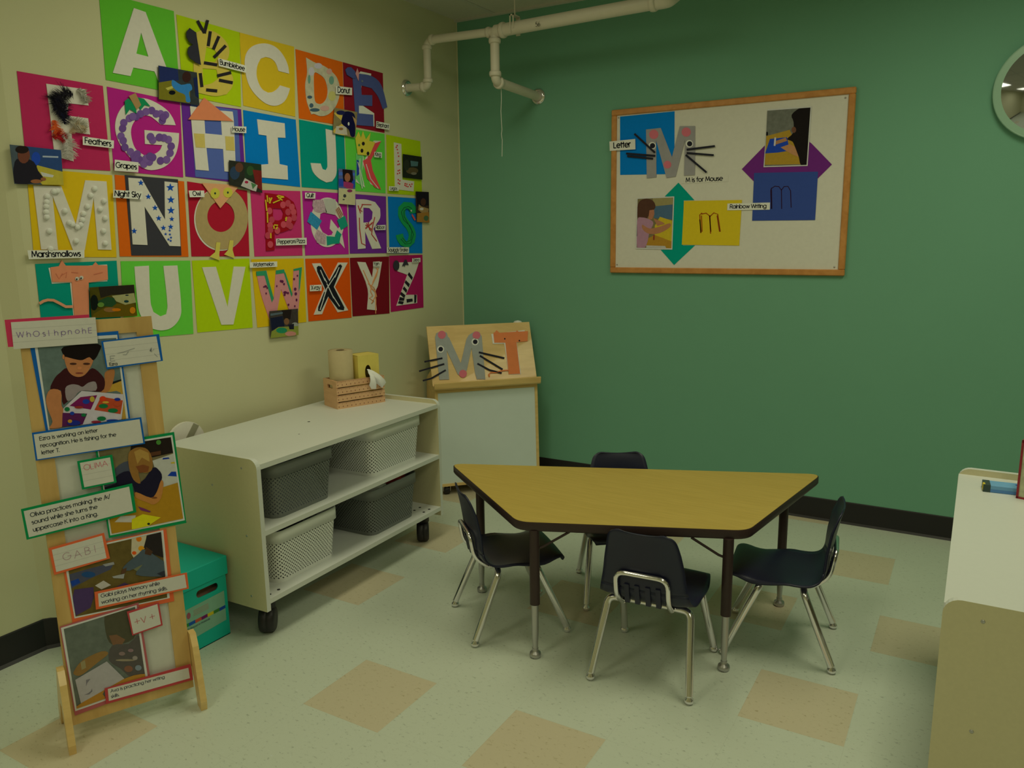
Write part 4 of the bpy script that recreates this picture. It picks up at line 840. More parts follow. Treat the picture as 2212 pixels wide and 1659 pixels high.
# ---------------------------------------------------------------- the alphabet on the beige wall
WHT = mat((172, 168, 142), name='white_card')
def card(letter, col, quad, desc):
    q = onp(WL, P(quad)); cx = sum(p[0] for p in q)/4; cy = min(p[1] for p in q)
    t = thing('alphabet_card', desc, 'letter card', tuple(WL.w(cx, cy, 0)), 'coloured alphabet cards on the beige wall')
    q = onp(WL, P(quad), .002); mb = MB(); mb.prism([q], WL.w, .001, .0018, mat(col, .8, noise=.04, name='coloured_paper')); mb.build('backing_paper', t)
    return t
def letter(t, crop, loops, m=None, n0=.0022, n1=.0045, smooth_=(), name='cutout_letter', label=None):
    ls = [P(l, crop) if isinstance(l, str) else l for l in loops]; ls = [smooth(l, 3) if i in smooth_ else smoothc(l) for i, l in enumerate(ls)]
    return piece(WL, ls, n0, n1, m or WHT, name, t, label)
def bits(par, crop, shapes, rgb, name, n0=.0046, n1=.0054, m=None, w=None, label=None):
    out = []
    for s_ in shapes:
        if isinstance(s_, tuple): l = pell(*s_, crop=crop)
        elif w: l = pstrip(s_, w, crop)
        else: l = P(s_, crop)
        jz = .00006*len(out); out.append(piece(WL, [l], n0+jz*.5, n1+jz, m or mat(rgb, name='craft_paper'), name, par, label))
    return out
def star(x, y, r):
    return ' '.join('%.1f,%.1f' % (x+(r if i % 2 == 0 else r*.42)*math.sin(PI*i/5), y-(r if i % 2 == 0 else r*.42)*math.cos(PI*i/5)) for i in range(10))
# row one
t = card('A', (78, 150, 36), "213.5,-18 375.5,24 389,203 229,172.4", 'bright green card with a plain white A, first of the top row')
letter(t, '1', ["1200,72 1305,108 1545,745 1420,720 1385,640 1195,605 1170,682 1012,652", "1265,290 1330,508 1222,480"])
t = card('B', (140, 162, 12), "381,31 518,70 521,231 396,206", 'lime card with a yellow B made into a black-striped bee')
l = letter(t, '1', ["1760,290 1840,255 1950,300 2030,380 2055,450 2040,530 2000,580 2060,640 2090,710 2080,780 2030,845 1930,862 1790,835 1737,825 1735,560 1790,570", "1850,420 1920,440 1958,500 1930,556 1832,548", "1815,612 1940,622 1958,700 1900,745 1822,765"], mat((166, 150, 58), name='yellow_card'))
bits(l, '1', ["1770,185 1832,297", "1862,180 1832,300"], (34, 32, 30), 'antenna', w=26); bits(l, '1', ["1885,280 1866,414", "1962,325 1912,442", "2024,408 1918,515", "1828,562 1947,582", "1948,680 2072,650", "1963,718 2086,742", "1795,655 1810,780", "1848,805 1947,815"], (34, 32, 30), 'stripe', w=28)
bits(l, '1', ["1700,250 1672,285 1672,330 1695,375 1730,400 1692,420 1680,470 1700,520 1755,560 1802,583 1775,400 1762,325 1757,290"], (40, 40, 42), 'wing', .012, .0135)
t = card('C', (172, 146, 26), "517.4,70 635.5,101 638,252 525.8,228", 'mustard yellow card with a plain white C in the top row')
letter(t, '2', ["600,660 505,635 480,565 440,525 390,510 345,525 315,590 308,670 325,740 360,800 410,830 450,825 490,800 520,765 608,792 590,850 560,905 510,940 450,947 380,920 300,850 250,780 220,700 205,610 205,520 230,455 280,410 350,390 420,395 490,430 550,500 590,590"])
t = card('D', (192, 82, 12), "638.4,106 740,134 744,272 646,255.5", 'orange card with a shiny cream D decorated as a donut')
l = letter(t, '2', ["752,515 830,560 910,590 980,640 1030,700 1055,800 1040,900 1000,980 940,1030 880,1040 820,1020 800,1025 775,960 757,900 745,760 762,650", "825,655 870,665 920,710 945,800 935,880 900,925 860,930 830,900 822,780"], mat((156, 152, 118), .35, noise=.3, nscale=35, name='glazed_paper'), smooth_=(1,))
for rgb, ss in (((90, 125, 100), [(980, 720, 22, 38), (780, 710, 12, 40)]), ((160, 155, 150), [(860, 590, 36, 26), (800, 640, 26, 40)]), ((55, 75, 80), [(830, 985, 44, 16), (785, 870, 22, 14), (800, 945, 18, 20)]), ((160, 155, 85), [(985, 860, 34, 44)]), ((165, 130, 110), [(960, 640, 24, 26), (920, 970, 40, 24)])): bits(l, '2', ss, rgb, 'sprinkle')
t = card('E', (108, 20, 28), "741,134.3 827,158 830.8,287 745,270", 'dark red card with a slate E turned into an elephant, last of the top row')
letter(t, '2', ["1195,690 1240,640 1335,660 1330,735 1250,745 1235,930 1362,1015 1364,1133 1205,1118 1190,900"], W2, .0022, .003, name='backing_letter')
l = letter(t, '2', ["1170,700 1230,660 1330,678 1400,725 1440,800 1480,960 1440,977 1400,870 1340,790 1245,765 1250,850 1345,853 1345,950 1225,945 1225,1015 1353,1028 1356,1132 1200,1120 1185,900"], mat((62, 72, 108), name='slate_paper'), .003, .005)
bits(l, '2', ["1105,625 1125,603 1155,602 1192,640 1200,700 1170,702 1120,670"], (58, 68, 105), 'ear', .005, .008); bits(l, '2', ["1212,612 1226,655 1222,724 1196,660"], (170, 120, 110), 'tusk', .008, .010); bits(l, '2', [(1255, 727, 9, 9)], (90, 100, 95), 'eye', .006, .007)
# row two
t = card('F', (150, 34, 66), "36.6,153.3 222.3,185.6 238.7,369 58,360", 'crimson card with a white F covered in black, red and white feathers')
l = letter(t, '1', ["415,750 765,800 795,945 615,925 600,1035 790,1060 808,1205 640,1180 660,1445 490,1400 440,940"])
FEA = {}
def feather(par, pts, wd, rgb, seed, nb=60):
    random.seed(seed); p = [Vector(q) for q in onp(WL, P(pts, '1'))]; k_ = CROPS['1'][2]; wd = wd*.0016/ k_ * 1.55
    mb = MB(); m = mat(rgb, .9, noise=.2, nscale=80, name='feather_down'); c = []
    for i in range(nb):
        s_ = i/(nb-1)*(len(p)-1); j = min(int(s_), len(p)-2); f_ = s_-j; q = p[j].lerp(p[j+1], f_); d = (p[j+1]-p[j]).normalized(); nn_ = Vector((-d.y, d.x)); e = math.sin(PI*min(.97, max(.12, i/nb)))**.6
        for sd in (-1, 1):
            L_ = wd*e*random.uniform(.6, 1.15); tip = q+nn_*sd*L_+d*L_*random.uniform(.2, .9); z0 = .006+random.uniform(0, .004); z1 = .008+random.uniform(0, .016)
            hw = d*.0012; mb.add([WL.w(*(q-hw), z0), WL.w(*(q+hw), z0), WL.w(*(tip+hw*.3), z1), WL.w(*(tip-hw*.3), z1)], [[0, 1, 2, 3]], m)
    mb.tube([WL.w(q.x, q.y, .009) for q in p], .0005, m, 5); return mb.build('feather', par)
feather(l, "640,850 560,830 500,900 480,960", 55, (24, 22, 24), 1, 110); feather(l, "520,850 470,900 520,960 560,1060", 60, (22, 20, 24), 2, 120); feather(l, "470,880 500,960 560,1010 560,1110", 44, (22, 22, 34), 8, 90)
feather(l, "680,805 740,850 760,920", 34, (135, 132, 108), 3); feather(l, "470,1080 480,1160 500,1200", 38, (175, 75, 30), 4); feather(l, "455,1230 520,1220 570,1250", 34, (140, 22, 26), 5); feather(l, "560,1190 600,1300 600,1430", 50, (152, 148, 125), 6, 100)
feather(l, "600,1080 680,1110 760,1150", 44, (140, 136, 108), 9); feather(l, "610,1190 700,1120 720,1190", 34, (145, 128, 90), 10)
t = card('G', (146, 28, 98), "231,187 389,220 396,383 246.4,369", 'magenta card with a white G trimmed with purple paper grapes and leaves')
l = letter(t, '1', ["1575,1122 1440,1115 1400,1080 1340,1040 1270,1040 1210,1080 1175,1160 1185,1260 1220,1340 1290,1390 1360,1390 1430,1350 1455,1300 1300,1290 1295,1165 1605,1193 1600,1280 1575,1380 1520,1460 1440,1510 1330,1522 1230,1470 1140,1380 1070,1280 1035,1170 1040,1070 1080,980 1140,920 1200,890 1290,880 1400,920 1500,990 1550,1060"])
gp = [(1485, 1030), (1455, 1080), (1440, 1020), (1400, 1020), (1360, 990), (1310, 1000), (1260, 1020), (1220, 1045), (1160, 1060), (1110, 1100), (1100, 1150), (1085, 1220), (1105, 1260), (1120, 1320), (1170, 1360), (1200, 1400), (1250, 1430), (1290, 1470), (1340, 1450), (1370, 1410), (1310, 1420), (1230, 1380), (1440, 1440), (1495, 1430), (1525, 1370), (1535, 1310), (1510, 1250), (1470, 1235), (1430, 1230), (1370, 1255), (1350, 1225), (1465, 1050), (1190, 1045), (1210, 1430), (1345, 1400)]
for i, (x, y) in enumerate(gp): bits(l, '1', [(x, y, 33, 35)], [(92, 66, 112), (86, 60, 106), (98, 72, 116)][i % 3], 'grape', .0046+.00002*i, .0054+.00005*i)
bits(l, '1', ["1118,905 1152,880 1215,950 1225,1018 1165,978 1128,1030"], (20, 110, 62), 'leaf', .007, .008); bits(l, '1', ["1230,870 1290,885 1350,955 1300,940 1260,985 1240,950"], (20, 112, 64), 'leaf', .007, .008); bits(l, '1', ["1155,860 1190,845 1215,832 1265,940 1225,985"], (135, 108, 62), 'stem', .008, .009)
t = card('H', (82, 34, 110), "391.8,221 521,236 531,397 401,381", 'purple and blue card with a white H drawn as a house under an orange roof')
letter(t, 'f', ["412,224 513,238 522,391 422,382"], mat((66, 82, 128), name='blue_sheet'), .002, .003, name='blue_sheet')
l = letter(t, '1', ["1703,950 1825,970 1840,1195 1990,1210 1975,990 2085,1000 2095,1080 2110,1440 2113,1545 2012,1535 2000,1335 1850,1325 1872,1530 1755,1520 1725,1200"], None, .003, .005)
bits(l, '1', ["1830,875 2090,1085 1688,1070"], (186, 106, 66), 'roof', .006, .008); bits(l, '1', ["1738,1195 1832,1200 1840,1325 1755,1320", "2018,1220 2095,1225 2105,1350 2025,1345"], (164, 148, 72), 'window', .0052, .006)
bits(l, '1', ["1990,1085 2095,1085 2098,1095 1990,1096"], (150, 146, 120), 'eave', .005, .0056)
t = card('I', (4, 98, 150), "525.3,237.5 639,258.4 648.8,403.9 533,391", 'blue card with a plain white slab I')
letter(t, '2', ["313,1068 560,1105 567,1235 498,1232 515,1470 585,1485 590,1610 350,1590 348,1475 415,1470 398,1215 328,1205"])
t = card('J', (4, 120, 98), "646,258 743,277 748,411 652,404", 'teal card with a plain white J in the second row')
letter(t, '2', ["928,1155 1012,1175 1025,1480 1020,1570 985,1625 935,1635 870,1600 815,1540 793,1460 882,1465 900,1515 930,1525 945,1490"])
t = card('K', (78, 165, 50), "745,276 830.8,289.3 833,417.6 750,411", 'green card with a crayoned red, green and blue K wearing a yellow crown')
l = letter(t, '2', ["1205,1380 1265,1395 1270,1450 1360,1260 1425,1262 1330,1440 1345,1520 1425,1700 1330,1650 1262,1470 1255,1590 1280,1680 1200,1630"])
bits(l, '2', ["1352,1290 1425,1264 1332,1435 1350,1530 1424,1698 1370,1680 1300,1600 1262,1440 1300,1420"], (190, 62, 58), 'crayon_arm'); bits(l, '2', ["1200,1370 1262,1400 1255,1500 1262,1690 1200,1600"], (90, 160, 85), 'crayon_stem'); bits(l, '2', ["1205,1430 1225,1440 1228,1560 1205,1580"], (30, 50, 120), 'crayon_patch', .0056, .006)
bits(l, '2', ["1215,1450 1245,1560 1270,1650", "1235,1420 1230,1540 1255,1690", "1290,1470 1330,1600 1400,1690"], (165, 165, 140), 'crayon_streak', .0057, .0062, w=7)
c_ = bits(l, '2', ["1222,1180 1245,1235 1262,1175 1288,1250 1330,1190 1318,1262 1372,1275 1320,1395 1215,1385 1195,1240"], (172, 160, 48), 'crown', .007, .009)[0]
bits(c_, '2', [(1265, 1287, 13, 17), (1253, 1350, 12, 18), (1307, 1375, 12, 17)], (30, 26, 24), 'jewel', .009, .010); bits(c_, '2', [(1228, 1300, 9, 11)], (60, 110, 40), 'jewel', .009, .010)
t = card('L', (140, 162, 12), "834.4,290.5 908,305 912,423 837,418", 'lime card with a narrow white L stamped with red dots, last of the second row')
l = letter(t, '2', ["1540,1275 1605,1290 1615,1610 1720,1625 1715,1715 1550,1695"])
for x, y in ((1568, 1305), (1560, 1320), (1575, 1370), (1582, 1400), (1570, 1340), (1578, 1445), (1588, 1470), (1575, 1475), (1577, 1530), (1590, 1550), (1572, 1556), (1590, 1525), (1578, 1610), (1592, 1620), (1578, 1640), (1590, 1648), (1640, 1645), (1655, 1650), (1650, 1668), (1638, 1660), (1680, 1655), (1690, 1670), (1700, 1650), (1665, 1672)): bits(l, '2', [(x, y, 6, 7)], (165, 50, 45), 'red_dot')
# row three
t = card('M', (184, 148, 18), "57,362 242.3,378.6 252,555.8 73.5,554.6", 'golden yellow card with a white M dotted with small marshmallows')
l = letter(t, '3', ["300,250 550,260 680,600 765,205 955,215 1000,828 880,825 840,360 760,830 655,830 470,340 520,828 370,825"])
for x, y in ((480, 305), (510, 300), (420, 350), (415, 400), (412, 440), (410, 490), (415, 535), (440, 660), (450, 820), (580, 480), (620, 585), (645, 600), (680, 750), (690, 625), (720, 605), (735, 560), (745, 505), (780, 440), (810, 340), (845, 280), (930, 390), (895, 465), (940, 545), (925, 660), (940, 770)):
    a, b_ = WL.px(x/4.148, 340+y/4.148, .006); mb = MB(); mb.lathe([(.0085, 0), (.0098, .002), (.0098, .006), (.008, .009), (.004, .0102), (.0002, .0104)], WL.w(a, b_, .0045), WL.n, W2, 14); mb.build('marshmallow', l)
t = card('N', (188, 82, 14), "247.8,377.4 397.8,391.8 407.4,554.6 259,554", 'orange and black card with a white N covered in blue stars')
letter(t, 'f', ["269.5,378 384.5,387.5 392,551.7 284,552"], mat((48, 48, 48), name='black_sheet'), .002, .003, name='black_sheet')
l = letter(t, '3', ["1150,182 1270,190 1480,560 1475,215 1590,228 1618,797 1520,793 1295,440 1322,785 1190,780"], None, .003, .005)
for s_ in ((1263, 228, 28), (1527, 270, 38), (1330, 352, 27), (1532, 380, 36), (1390, 452, 27), (1533, 475, 36), (1423, 545, 27), (1540, 552, 24), (1530, 622, 26), (1465, 632, 26), (1203, 660, 28), (1521, 655, 13), (1485, 687, 14), (1523, 690, 13), (1533, 718, 13), (1510, 735, 14), (1530, 747, 13)): bits(l, '3', [star(*s_)], (16, 62, 130), 'star', .0052, .006)
t = card('O', (142, 22, 36), "404.5,391.8 534,412 539,553.4 414,554", 'red card with a brown paper O made into an owl with yellow feet')
letter(t, '3', [pell(1978, 552, 238, 285, '3', 40), pell(1978, 525, 134, 150, '3', 32)], None, .0022, .003, name='backing_letter')
l = letter(t, '3', [pell(1988, 545, 234, 280, '3', 40), pell(1980, 530, 122, 138, '3', 32)], mat((142, 124, 76), noise=.12, name='kraft_ring'), .003, .0045)
f_ = bits(l, '3', ["1810,228 2150,250 1975,455"], (188, 130, 84), 'face', .0055, .0075)[0]
for x, y, ry in ((1928, 322, 48), (2042, 315, 46)): e_ = bits(f_, '3', [(x, y, 42, ry)], (162, 156, 52), 'eye', .0075, .0085)[0]; bits(e_, '3', [(x, y, 8, 10)], (30, 50, 40), 'pupil', .0085, .009)
bits(l, '3', ["1940,760 1975,762 1965,870 1970,925 1880,890 1928,850", "2060,742 2092,745 2085,830 2105,905 2010,870 2045,830"], (168, 158, 64), 'foot', .006, .0075)
t = card('P', (160, 42, 82), "541,410 648.8,412.8 653.6,552 550,554", 'pink card with a dark red P decorated as a pepperoni pizza')
l = letter(t, '4', ["385,318 480,330 560,345 640,400 668,480 665,560 620,640 540,670 470,680 470,830 395,838 390,560", "455,455 530,460 550,500 540,550 510,565 455,560"], mat((128, 14, 22), name='sauce_paper'), .0022, .006, smooth_=())
for i, (x, y) in enumerate(((545, 425), (590, 412), (625, 445), (590, 490), (640, 490), (645, 540), (600, 560), (590, 600), (550, 602), (612, 615), (425, 480), (445, 560), (430, 610), (433, 650), (495, 655), (410, 700), (432, 780))): bits(l, '4', [(x, y, 25, 31)], [(162, 62, 68), (152, 54, 62)][i % 2], 'pepperoni', .0062+.00002*i, .0070+.00005*i)
bits(l, '4', ["500,342 550,352", "455,408 520,380", "490,345 540,385", "500,365 555,355", "402,340 410,400", "424,360 430,412", "446,360 422,412", "390,380 400,480", "405,490 408,585", "577,533 570,570", "466,605 500,608", "462,610 466,640", "495,620 485,645", "436,678 437,725", "580,545 565,548"], (168, 148, 30), 'cheese_strip', .008, .009, w=11)
t = card('Q', (146, 30, 110), "653,412.3 748.8,418 753.6,549 659.6,551.7", 'magenta card with a white Q covered in quilt patches')
l = letter(t, '4', [pell(943, 582, 148, 222, '4', 40), "880,505 930,490 1000,505 1045,550 1055,620 1040,640 975,555 965,640 1010,690 950,700 900,670 872,610"], smooth_=())
bits(l, '4', ["1010,640 1075,690 1098,815 1040,745 985,690"], (172, 168, 142), 'tail', .0022, .0043)
FLO = mat((150, 128, 122), .8, noise=.55, nscale=130, name='floral_print')
bits(l, '4', ["815,380 905,378 938,495 860,495 825,480 808,430"], None, 'quilt_patch', m=FLO); bits(l, '4', ["852,645 930,692 925,782 850,765 828,700"], None, 'quilt_patch', m=FLO)
bits(l, '4', ["795,485 893,568 850,650 763,575"], None, 'quilt_patch', m=mat((40, 112, 150), .8, noise=.5, nscale=150, name='blue_print')); bits(l, '4', ["1030,560 1100,522 1128,612 1065,652", "935,705 1060,715 1050,772 990,775 940,790", "1030,652 1070,690 1050,740 1010,705"], (24, 120, 92), 'quilt_patch', .0048, .0058)
bits(l, '4', ["912,370 1015,375 1030,470 1008,515 930,498"], (150, 150, 128), 'quilt_patch')
s0 = bits(l, '4', ["1012,470 1045,440 1085,512 1055,552"], (150, 130, 100), 'quilt_patch', .0056, .0062)[0]; bits(s0, '4', ["1022,465 1060,545", "1032,455 1070,532", "1042,446 1080,520"], (110, 60, 45), 'stripe', .0062, .0066, w=5)
t = card('R', (88, 36, 108), "752,418 833.9,424.4 835.6,546.8 756,547.8", 'purple card with a white R trimmed with thin red ribbons')
l = letter(t, '4', ["1198,375 1290,378 1370,400 1415,460 1415,540 1380,600 1355,640 1425,815 1345,820 1280,660 1285,815 1218,822 1210,600", "1265,450 1320,455 1350,490 1345,550 1320,580 1265,585"])
bits(l, '4', ["1250,422 1337,424", "1218,430 1240,500", "1262,418 1235,470 1255,485", "1230,540 1232,640 1250,770 1286,787", "1368,535 1348,620 1340,690 1386,752", "1285,605 1342,645", "1345,592 1285,632", "1310,580 1322,650", "1285,640 1350,580", "1295,590 1335,660"], (140, 48, 40), 'ribbon', .0052, .0062, w=7)
t = card('S', (6, 96, 148), "838,424.4 911.5,429.2 912.7,547.3 841.6,546.8", 'blue card with a green S shaped as a snake')
l = letter(t, '4', [pstrip("1715,500 1712,465 1685,432 1640,428 1612,455 1612,520 1640,575 1680,625 1705,690 1695,750 1660,785 1622,765 1600,730 1590,690", 62, '4')], mat((24, 122, 62), name='green_craft'), .0022, .006)
bits(l, '4', ["1700,460 1670,440 1630,450 1605,490 1625,560 1680,610 1715,690 1690,770 1640,775 1600,730", "1690,490 1660,460 1630,480 1630,530 1670,600 1700,660 1690,740 1650,760 1615,720"], (18, 62, 38), 'marker_line', .0062, .0066, w=5); bits(l, '4', ["1700,505 1712,520 1735,560 1722,565 1700,525"], (165, 70, 60), 'tongue', .007, .008); bits(l, '4', [(1695, 478, 6, 8)], (165, 165, 140), 'eye', .007, .008)
# row four
t = card('T', (6, 118, 94), "76,570.2 252,563 264,735 95,745", 'teal card with a salmon T tiger face and tail, partly behind the easel top')
letter(t, '3', ["435,990 960,960 962,1110 795,1122 790,1440 660,1440 628,1122 465,1132"], W2, .0022, .003, name='backing_letter')
l = letter(t, '3', ["455,985 530,975 555,922 590,970 830,970 858,938 880,965 962,968 968,1095 795,1122 800,1440 668,1420 645,1117 470,1115"], mat((184, 112, 74), noise=.1, nscale=25, name='salmon_craft'), .003, .006)
bits(l, '3', ["355,1310 390,1288 430,1277 480,1280 540,1310 590,1338 655,1337"], (184, 122, 84), 'tail', .006, .008, w=24)
for x, y in ((692, 1087), (731, 1078)): e_ = bits(l, '3', [(x, y, 17, 17)], (160, 160, 135), 'eye', .007, .009)[0]; bits(e_, '3', [(x-4, y+5, 7, 8)], (30, 28, 26), 'pupil', .009, .0095)
bits(l, '3', ["500,1040 530,1090 560,1040", "545,1060 600,1030 590,1080", "640,1030 700,1035", "840,1050 920,1030"], (160, 92, 62), 'crayon_streak', .0062, .0066, w=7)
t = card('U', (82, 164, 46), "260.8,564.2 411,563 418,721 270,733", 'bright green card with a plain white U in the bottom row')
letter(t, '3', ["1205,978 1335,970 1350,1300 1375,1385 1440,1425 1490,1405 1502,1330 1465,972 1590,968 1625,1370 1600,1460 1530,1530 1440,1550 1350,1530 1280,1450 1240,1350"])
t = card('V', (142, 166, 10), "414.7,563 538.6,558.2 546,707.6 426.7,718.5", 'lime green card with a plain white V in the bottom row')
letter(t, '3', ["1812,985 1935,980 2040,1340 2095,978 2200,980 2092,1497 1985,1500"])
t = card('W', (176, 148, 14), "543,560 656,558.2 662,695.6 556,707.6", 'golden card with a pink W decorated as watermelon slices')
l = letter(t, '4', ["305,1025 398,1015 462,1285 482,1012 555,1003 630,1245 640,1000 715,983 682,1380 600,1370 528,1180 480,1450 425,1455 350,1230"], mat((168, 112, 104), name='melon_paper'))
bits(l, '4', ["305,1022 396,1014 405,1058 308,1062", "482,1012 555,1003 562,1035 480,1048", "640,1000 715,983 712,1006 640,1018", "378,1052 402,1045 462,1262 446,1300", "690,1008 714,1000 696,1170 686,1200", "552,1030 566,1030 630,1222 622,1250"], (40, 120, 76), 'rind', .0046, .0054)
bits(l, '4', [(540, 1112, 11, 13), (525, 1108, 8, 11), (555, 1135, 8, 10), (655, 1180, 11, 14), (660, 1222, 11, 14), (667, 1277, 8, 12), (390, 1155, 12, 10), (375, 1160, 7, 7), (404, 1170, 6, 9), (645, 1090, 8, 10), (675, 1060, 6, 9), (490, 1153, 6, 8), (565, 1210, 16, 12), (590, 1215, 9, 10), (560, 1232, 9, 9), (595, 1320, 8, 10), (395, 1218, 6, 8), (652, 1332, 6, 8)], (78, 28, 56), 'seed', .0054, .006)
t = card('X', (192, 68, 8), "659.6,558.9 754.8,557 759.7,686 666.8,694.4", 'orange card with a white X carrying a black x-ray bone drawing')
l = letter(t, '4', ["805,950 880,948 960,1100 1040,942 1125,942 1010,1160 1130,1370 1035,1388 955,1250 895,1405 822,1410 915,1180"])
b0 = bits(l, '4', ["848,985 862,972 890,978 962,1112 1045,965 1062,958 1075,975 1000,1160 1095,1345 1090,1370 1040,1362 950,1245 885,1378 860,1375 862,1340 925,1180 852,1022"], (22, 24, 26), 'black_x', .0046, .0056)[0]
bits(b0, '4', ["880,1008 922,1105", "915,1080 938,1122", "1048,985 1010,1075", "1020,1048 918,1205", "938,1130 1000,1262", "990,1240 1052,1335", "935,1185 905,1275", "912,1262 877,1368"], (162, 164, 145), 'bone', .0056, .006, w=8)
t = card('Y', (96, 16, 22), "756,557 840.4,554 841.6,677 762,683.5", 'maroon card with a white Y scribbled with orange yarn')
l = letter(t, '4', ["1210,935 1285,940 1345,1080 1360,940 1432,935 1395,1150 1375,1200 1385,1370 1300,1362 1305,1180"])
bits(l, '4', ["1265,1010 1310,1110 1340,1180", "1400,990 1385,1060 1340,1150 1330,1200", "1380,990 1395,1010 1350,1120", "1310,1130 1360,1165 1375,1200 1330,1160", "1330,1200 1350,1240 1320,1260 1360,1290 1340,1310 1370,1250", "1370,1180 1378,1280 1376,1400", "1335,1170 1375,1210 1385,1250"], (180, 122, 72), 'yarn', .0052, .0068, w=6)
t = card('Z', (138, 22, 66), "841,552.6 912.7,550.2 915,664.2 844.5,674", 'crimson card with a white Z painted as a zebra, last of the bottom row')
l = letter(t, '4', ["1580,942 1765,935 1722,1060 1645,1232 1745,1230 1747,1305 1562,1330 1660,1052 1570,1020"])
bits(l, '4', ["1675,1028 1708,1075 1700,1100 1662,1052", "1645,1100 1682,1135 1672,1165 1635,1122", "1630,1155 1658,1188 1650,1215 1618,1178", "1605,1205 1642,1235 1632,1262 1595,1228", "1590,1250 1635,1262 1628,1285 1585,1282", "1585,1285 1628,1292 1618,1318 1575,1308", "1652,1270 1705,1265 1708,1290 1655,1302", "1722,1230 1742,1232 1738,1300 1722,1305"], (30, 28, 30), 'stripe', .0046, .0054)
bits(l, '4', [(1562, 968, 26, 46), "1638,920 1650,915 1672,965 1650,962 1615,975"], (44, 42, 44), 'ear', .006, .009); bits(l, '4', [(1635, 972, 5, 6)], (60, 60, 60), 'eye', .0095, .010)

# word labels on the alphabet
for nm, cr, q, lb in (('Bumblebee', 'f', "471.5,125.5 532,142 531.5,157.5 472.5,142.5", 'bee card'), ('Feathers', '1', "740,1222 1020,1260 1018,1330 742,1298", 'feather card'), ('Grapes', '1', "1028,1430 1240,1455 1238,1545 1025,1530", 'grape card'),
  ('House', '2', "83,1130 215,1135 215,1193 85,1187", 'house card'), ('Donut', '2', "1018,770 1163,787 1163,853 1018,843", 'donut card'), ('Elephant', '2', "1380,1085 1500,1110 1498,1165 1378,1145", 'elephant card'), ('King', '2', "1362,1360 1430,1365 1430,1415 1362,1408", 'crowned K card'),
  ('Legos', '4', "1495,258 1580,262 1580,300 1493,298", 'red-dotted L card'), ('Night Sky', '3', "1018,290 1275,305 1275,377 1012,360", 'starry N card'), ('Marshsmallows', '3', "245,832 755,830 755,900 258,912", 'marshmallow card'), ('Owl', '3', "1690,297 1828,297 1832,355 1700,357", 'owl card'),
  ('Quilt', '4', "742,315 835,318 833,370 742,368", 'quilted Q card'), ('Pepperoni Pizza', '4', "482,728 755,720 757,782 482,790", 'pizza card'), ('Ribbon', '4', "1370,608 1463,605 1463,650 1372,652", 'ribbon R card'), ('Squiggly Snake', '4', "1475,805 1673,805 1673,855 1475,855", 'snake card'),
  ('Watermelon', '4', "247,940 492,932 492,980 247,990", 'watermelon card'), ('X-ray', '4', "785,1145 890,1140 890,1195 785,1200", 'x-ray card'), ('Yarn', '4', "1352,935 1412,932 1412,975 1352,978", 'yarn card'), ('Zebra', '4', "1702,905 1775,900 1775,938 1702,942", 'zebra card')):
    word(WL, .0125, cr, q, [nm], ('small printed word label at the lower left of the red-dotted L card' if nm == 'Legos' else 'printed word "%s" on a white strip at the %s' % (nm, lb)), 'word strips on the alphabet wall', pad=.05, top=.02)

# snapshots pinned over the alphabet
def snap(crop, quad, polys, lb, base): photo('snapshot', WL, .011, crop, quad, polys, lb, base=base, group='snapshots among the alphabet cards')
SK, TBL = (120, 76, 44), (96, 92, 22)
snap('1', "1418,587 1763,650 1785,945 1420,890", [((26, 36, 70), "1420,590 1590,620 1600,720 1430,740"), (TBL, "1420,740 1540,720 1700,800 1700,925 1422,888"), ((40, 100, 140), "1545,715 1620,760 1700,750 1720,800 1690,830 1705,910 1665,910 1655,850 1590,820 1540,770"), ((44, 26, 20), (1670, 690, 40, 50)), ((10, 14, 16), (1540, 830, 30, 20)), ((150, 145, 60), "1480,790 1540,770 1550,790 1500,810"), ((20, 30, 60), "1730,700 1765,690 1780,880 1750,860")], 'snapshot of a child in a blue shirt below the plain white A', (40, 46, 42))
snap('1', "85,1295 545,1345 568,1660 128,1648", [((36, 58, 90), "240,1312 545,1346 555,1530 300,1490"), ((130, 140, 140), "380,1395 520,1400 520,1415 380,1410"), ((28, 58, 130), (320, 1420, 40, 60)), ((150, 138, 44), "330,1480 560,1540 568,1658 380,1655 300,1590"), ((160, 160, 140), "360,1540 480,1570 470,1590 380,1580"), ((28, 26, 30), "130,1450 200,1420 300,1450 350,1560 380,1620 300,1640 130,1640"), ((90, 52, 36), (210, 1390, 55, 75)), ((30, 22, 18), (195, 1340, 60, 36)), ((28, 26, 30), "270,1470 300,1480 385,1590 350,1600"), (SK, (385, 1605, 25, 16)), (SK, (320, 1625, 50, 18))], 'snapshot of a child leaning over a yellow table, left of the feather card', (60, 70, 70))
snap('4', "60,25 348,62 358,320 62,245", [((30, 46, 28), "200,50 348,65 355,180 200,190"), ((36, 52, 66), (110, 140, 45, 60)), ((78, 50, 32), (150, 90, 36, 44)), ((40, 66, 32), (250, 120, 34, 44)), ((96, 30, 24), "270,110 350,120 356,300 300,260"), ((150, 148, 130), "200,185 315,250 300,310 165,255"), ((130, 30, 50), (215, 222, 16, 12)), ((60, 100, 56), "255,225 305,245 270,285")], 'dark snapshot of two children between the house and owl cards', (36, 38, 28))
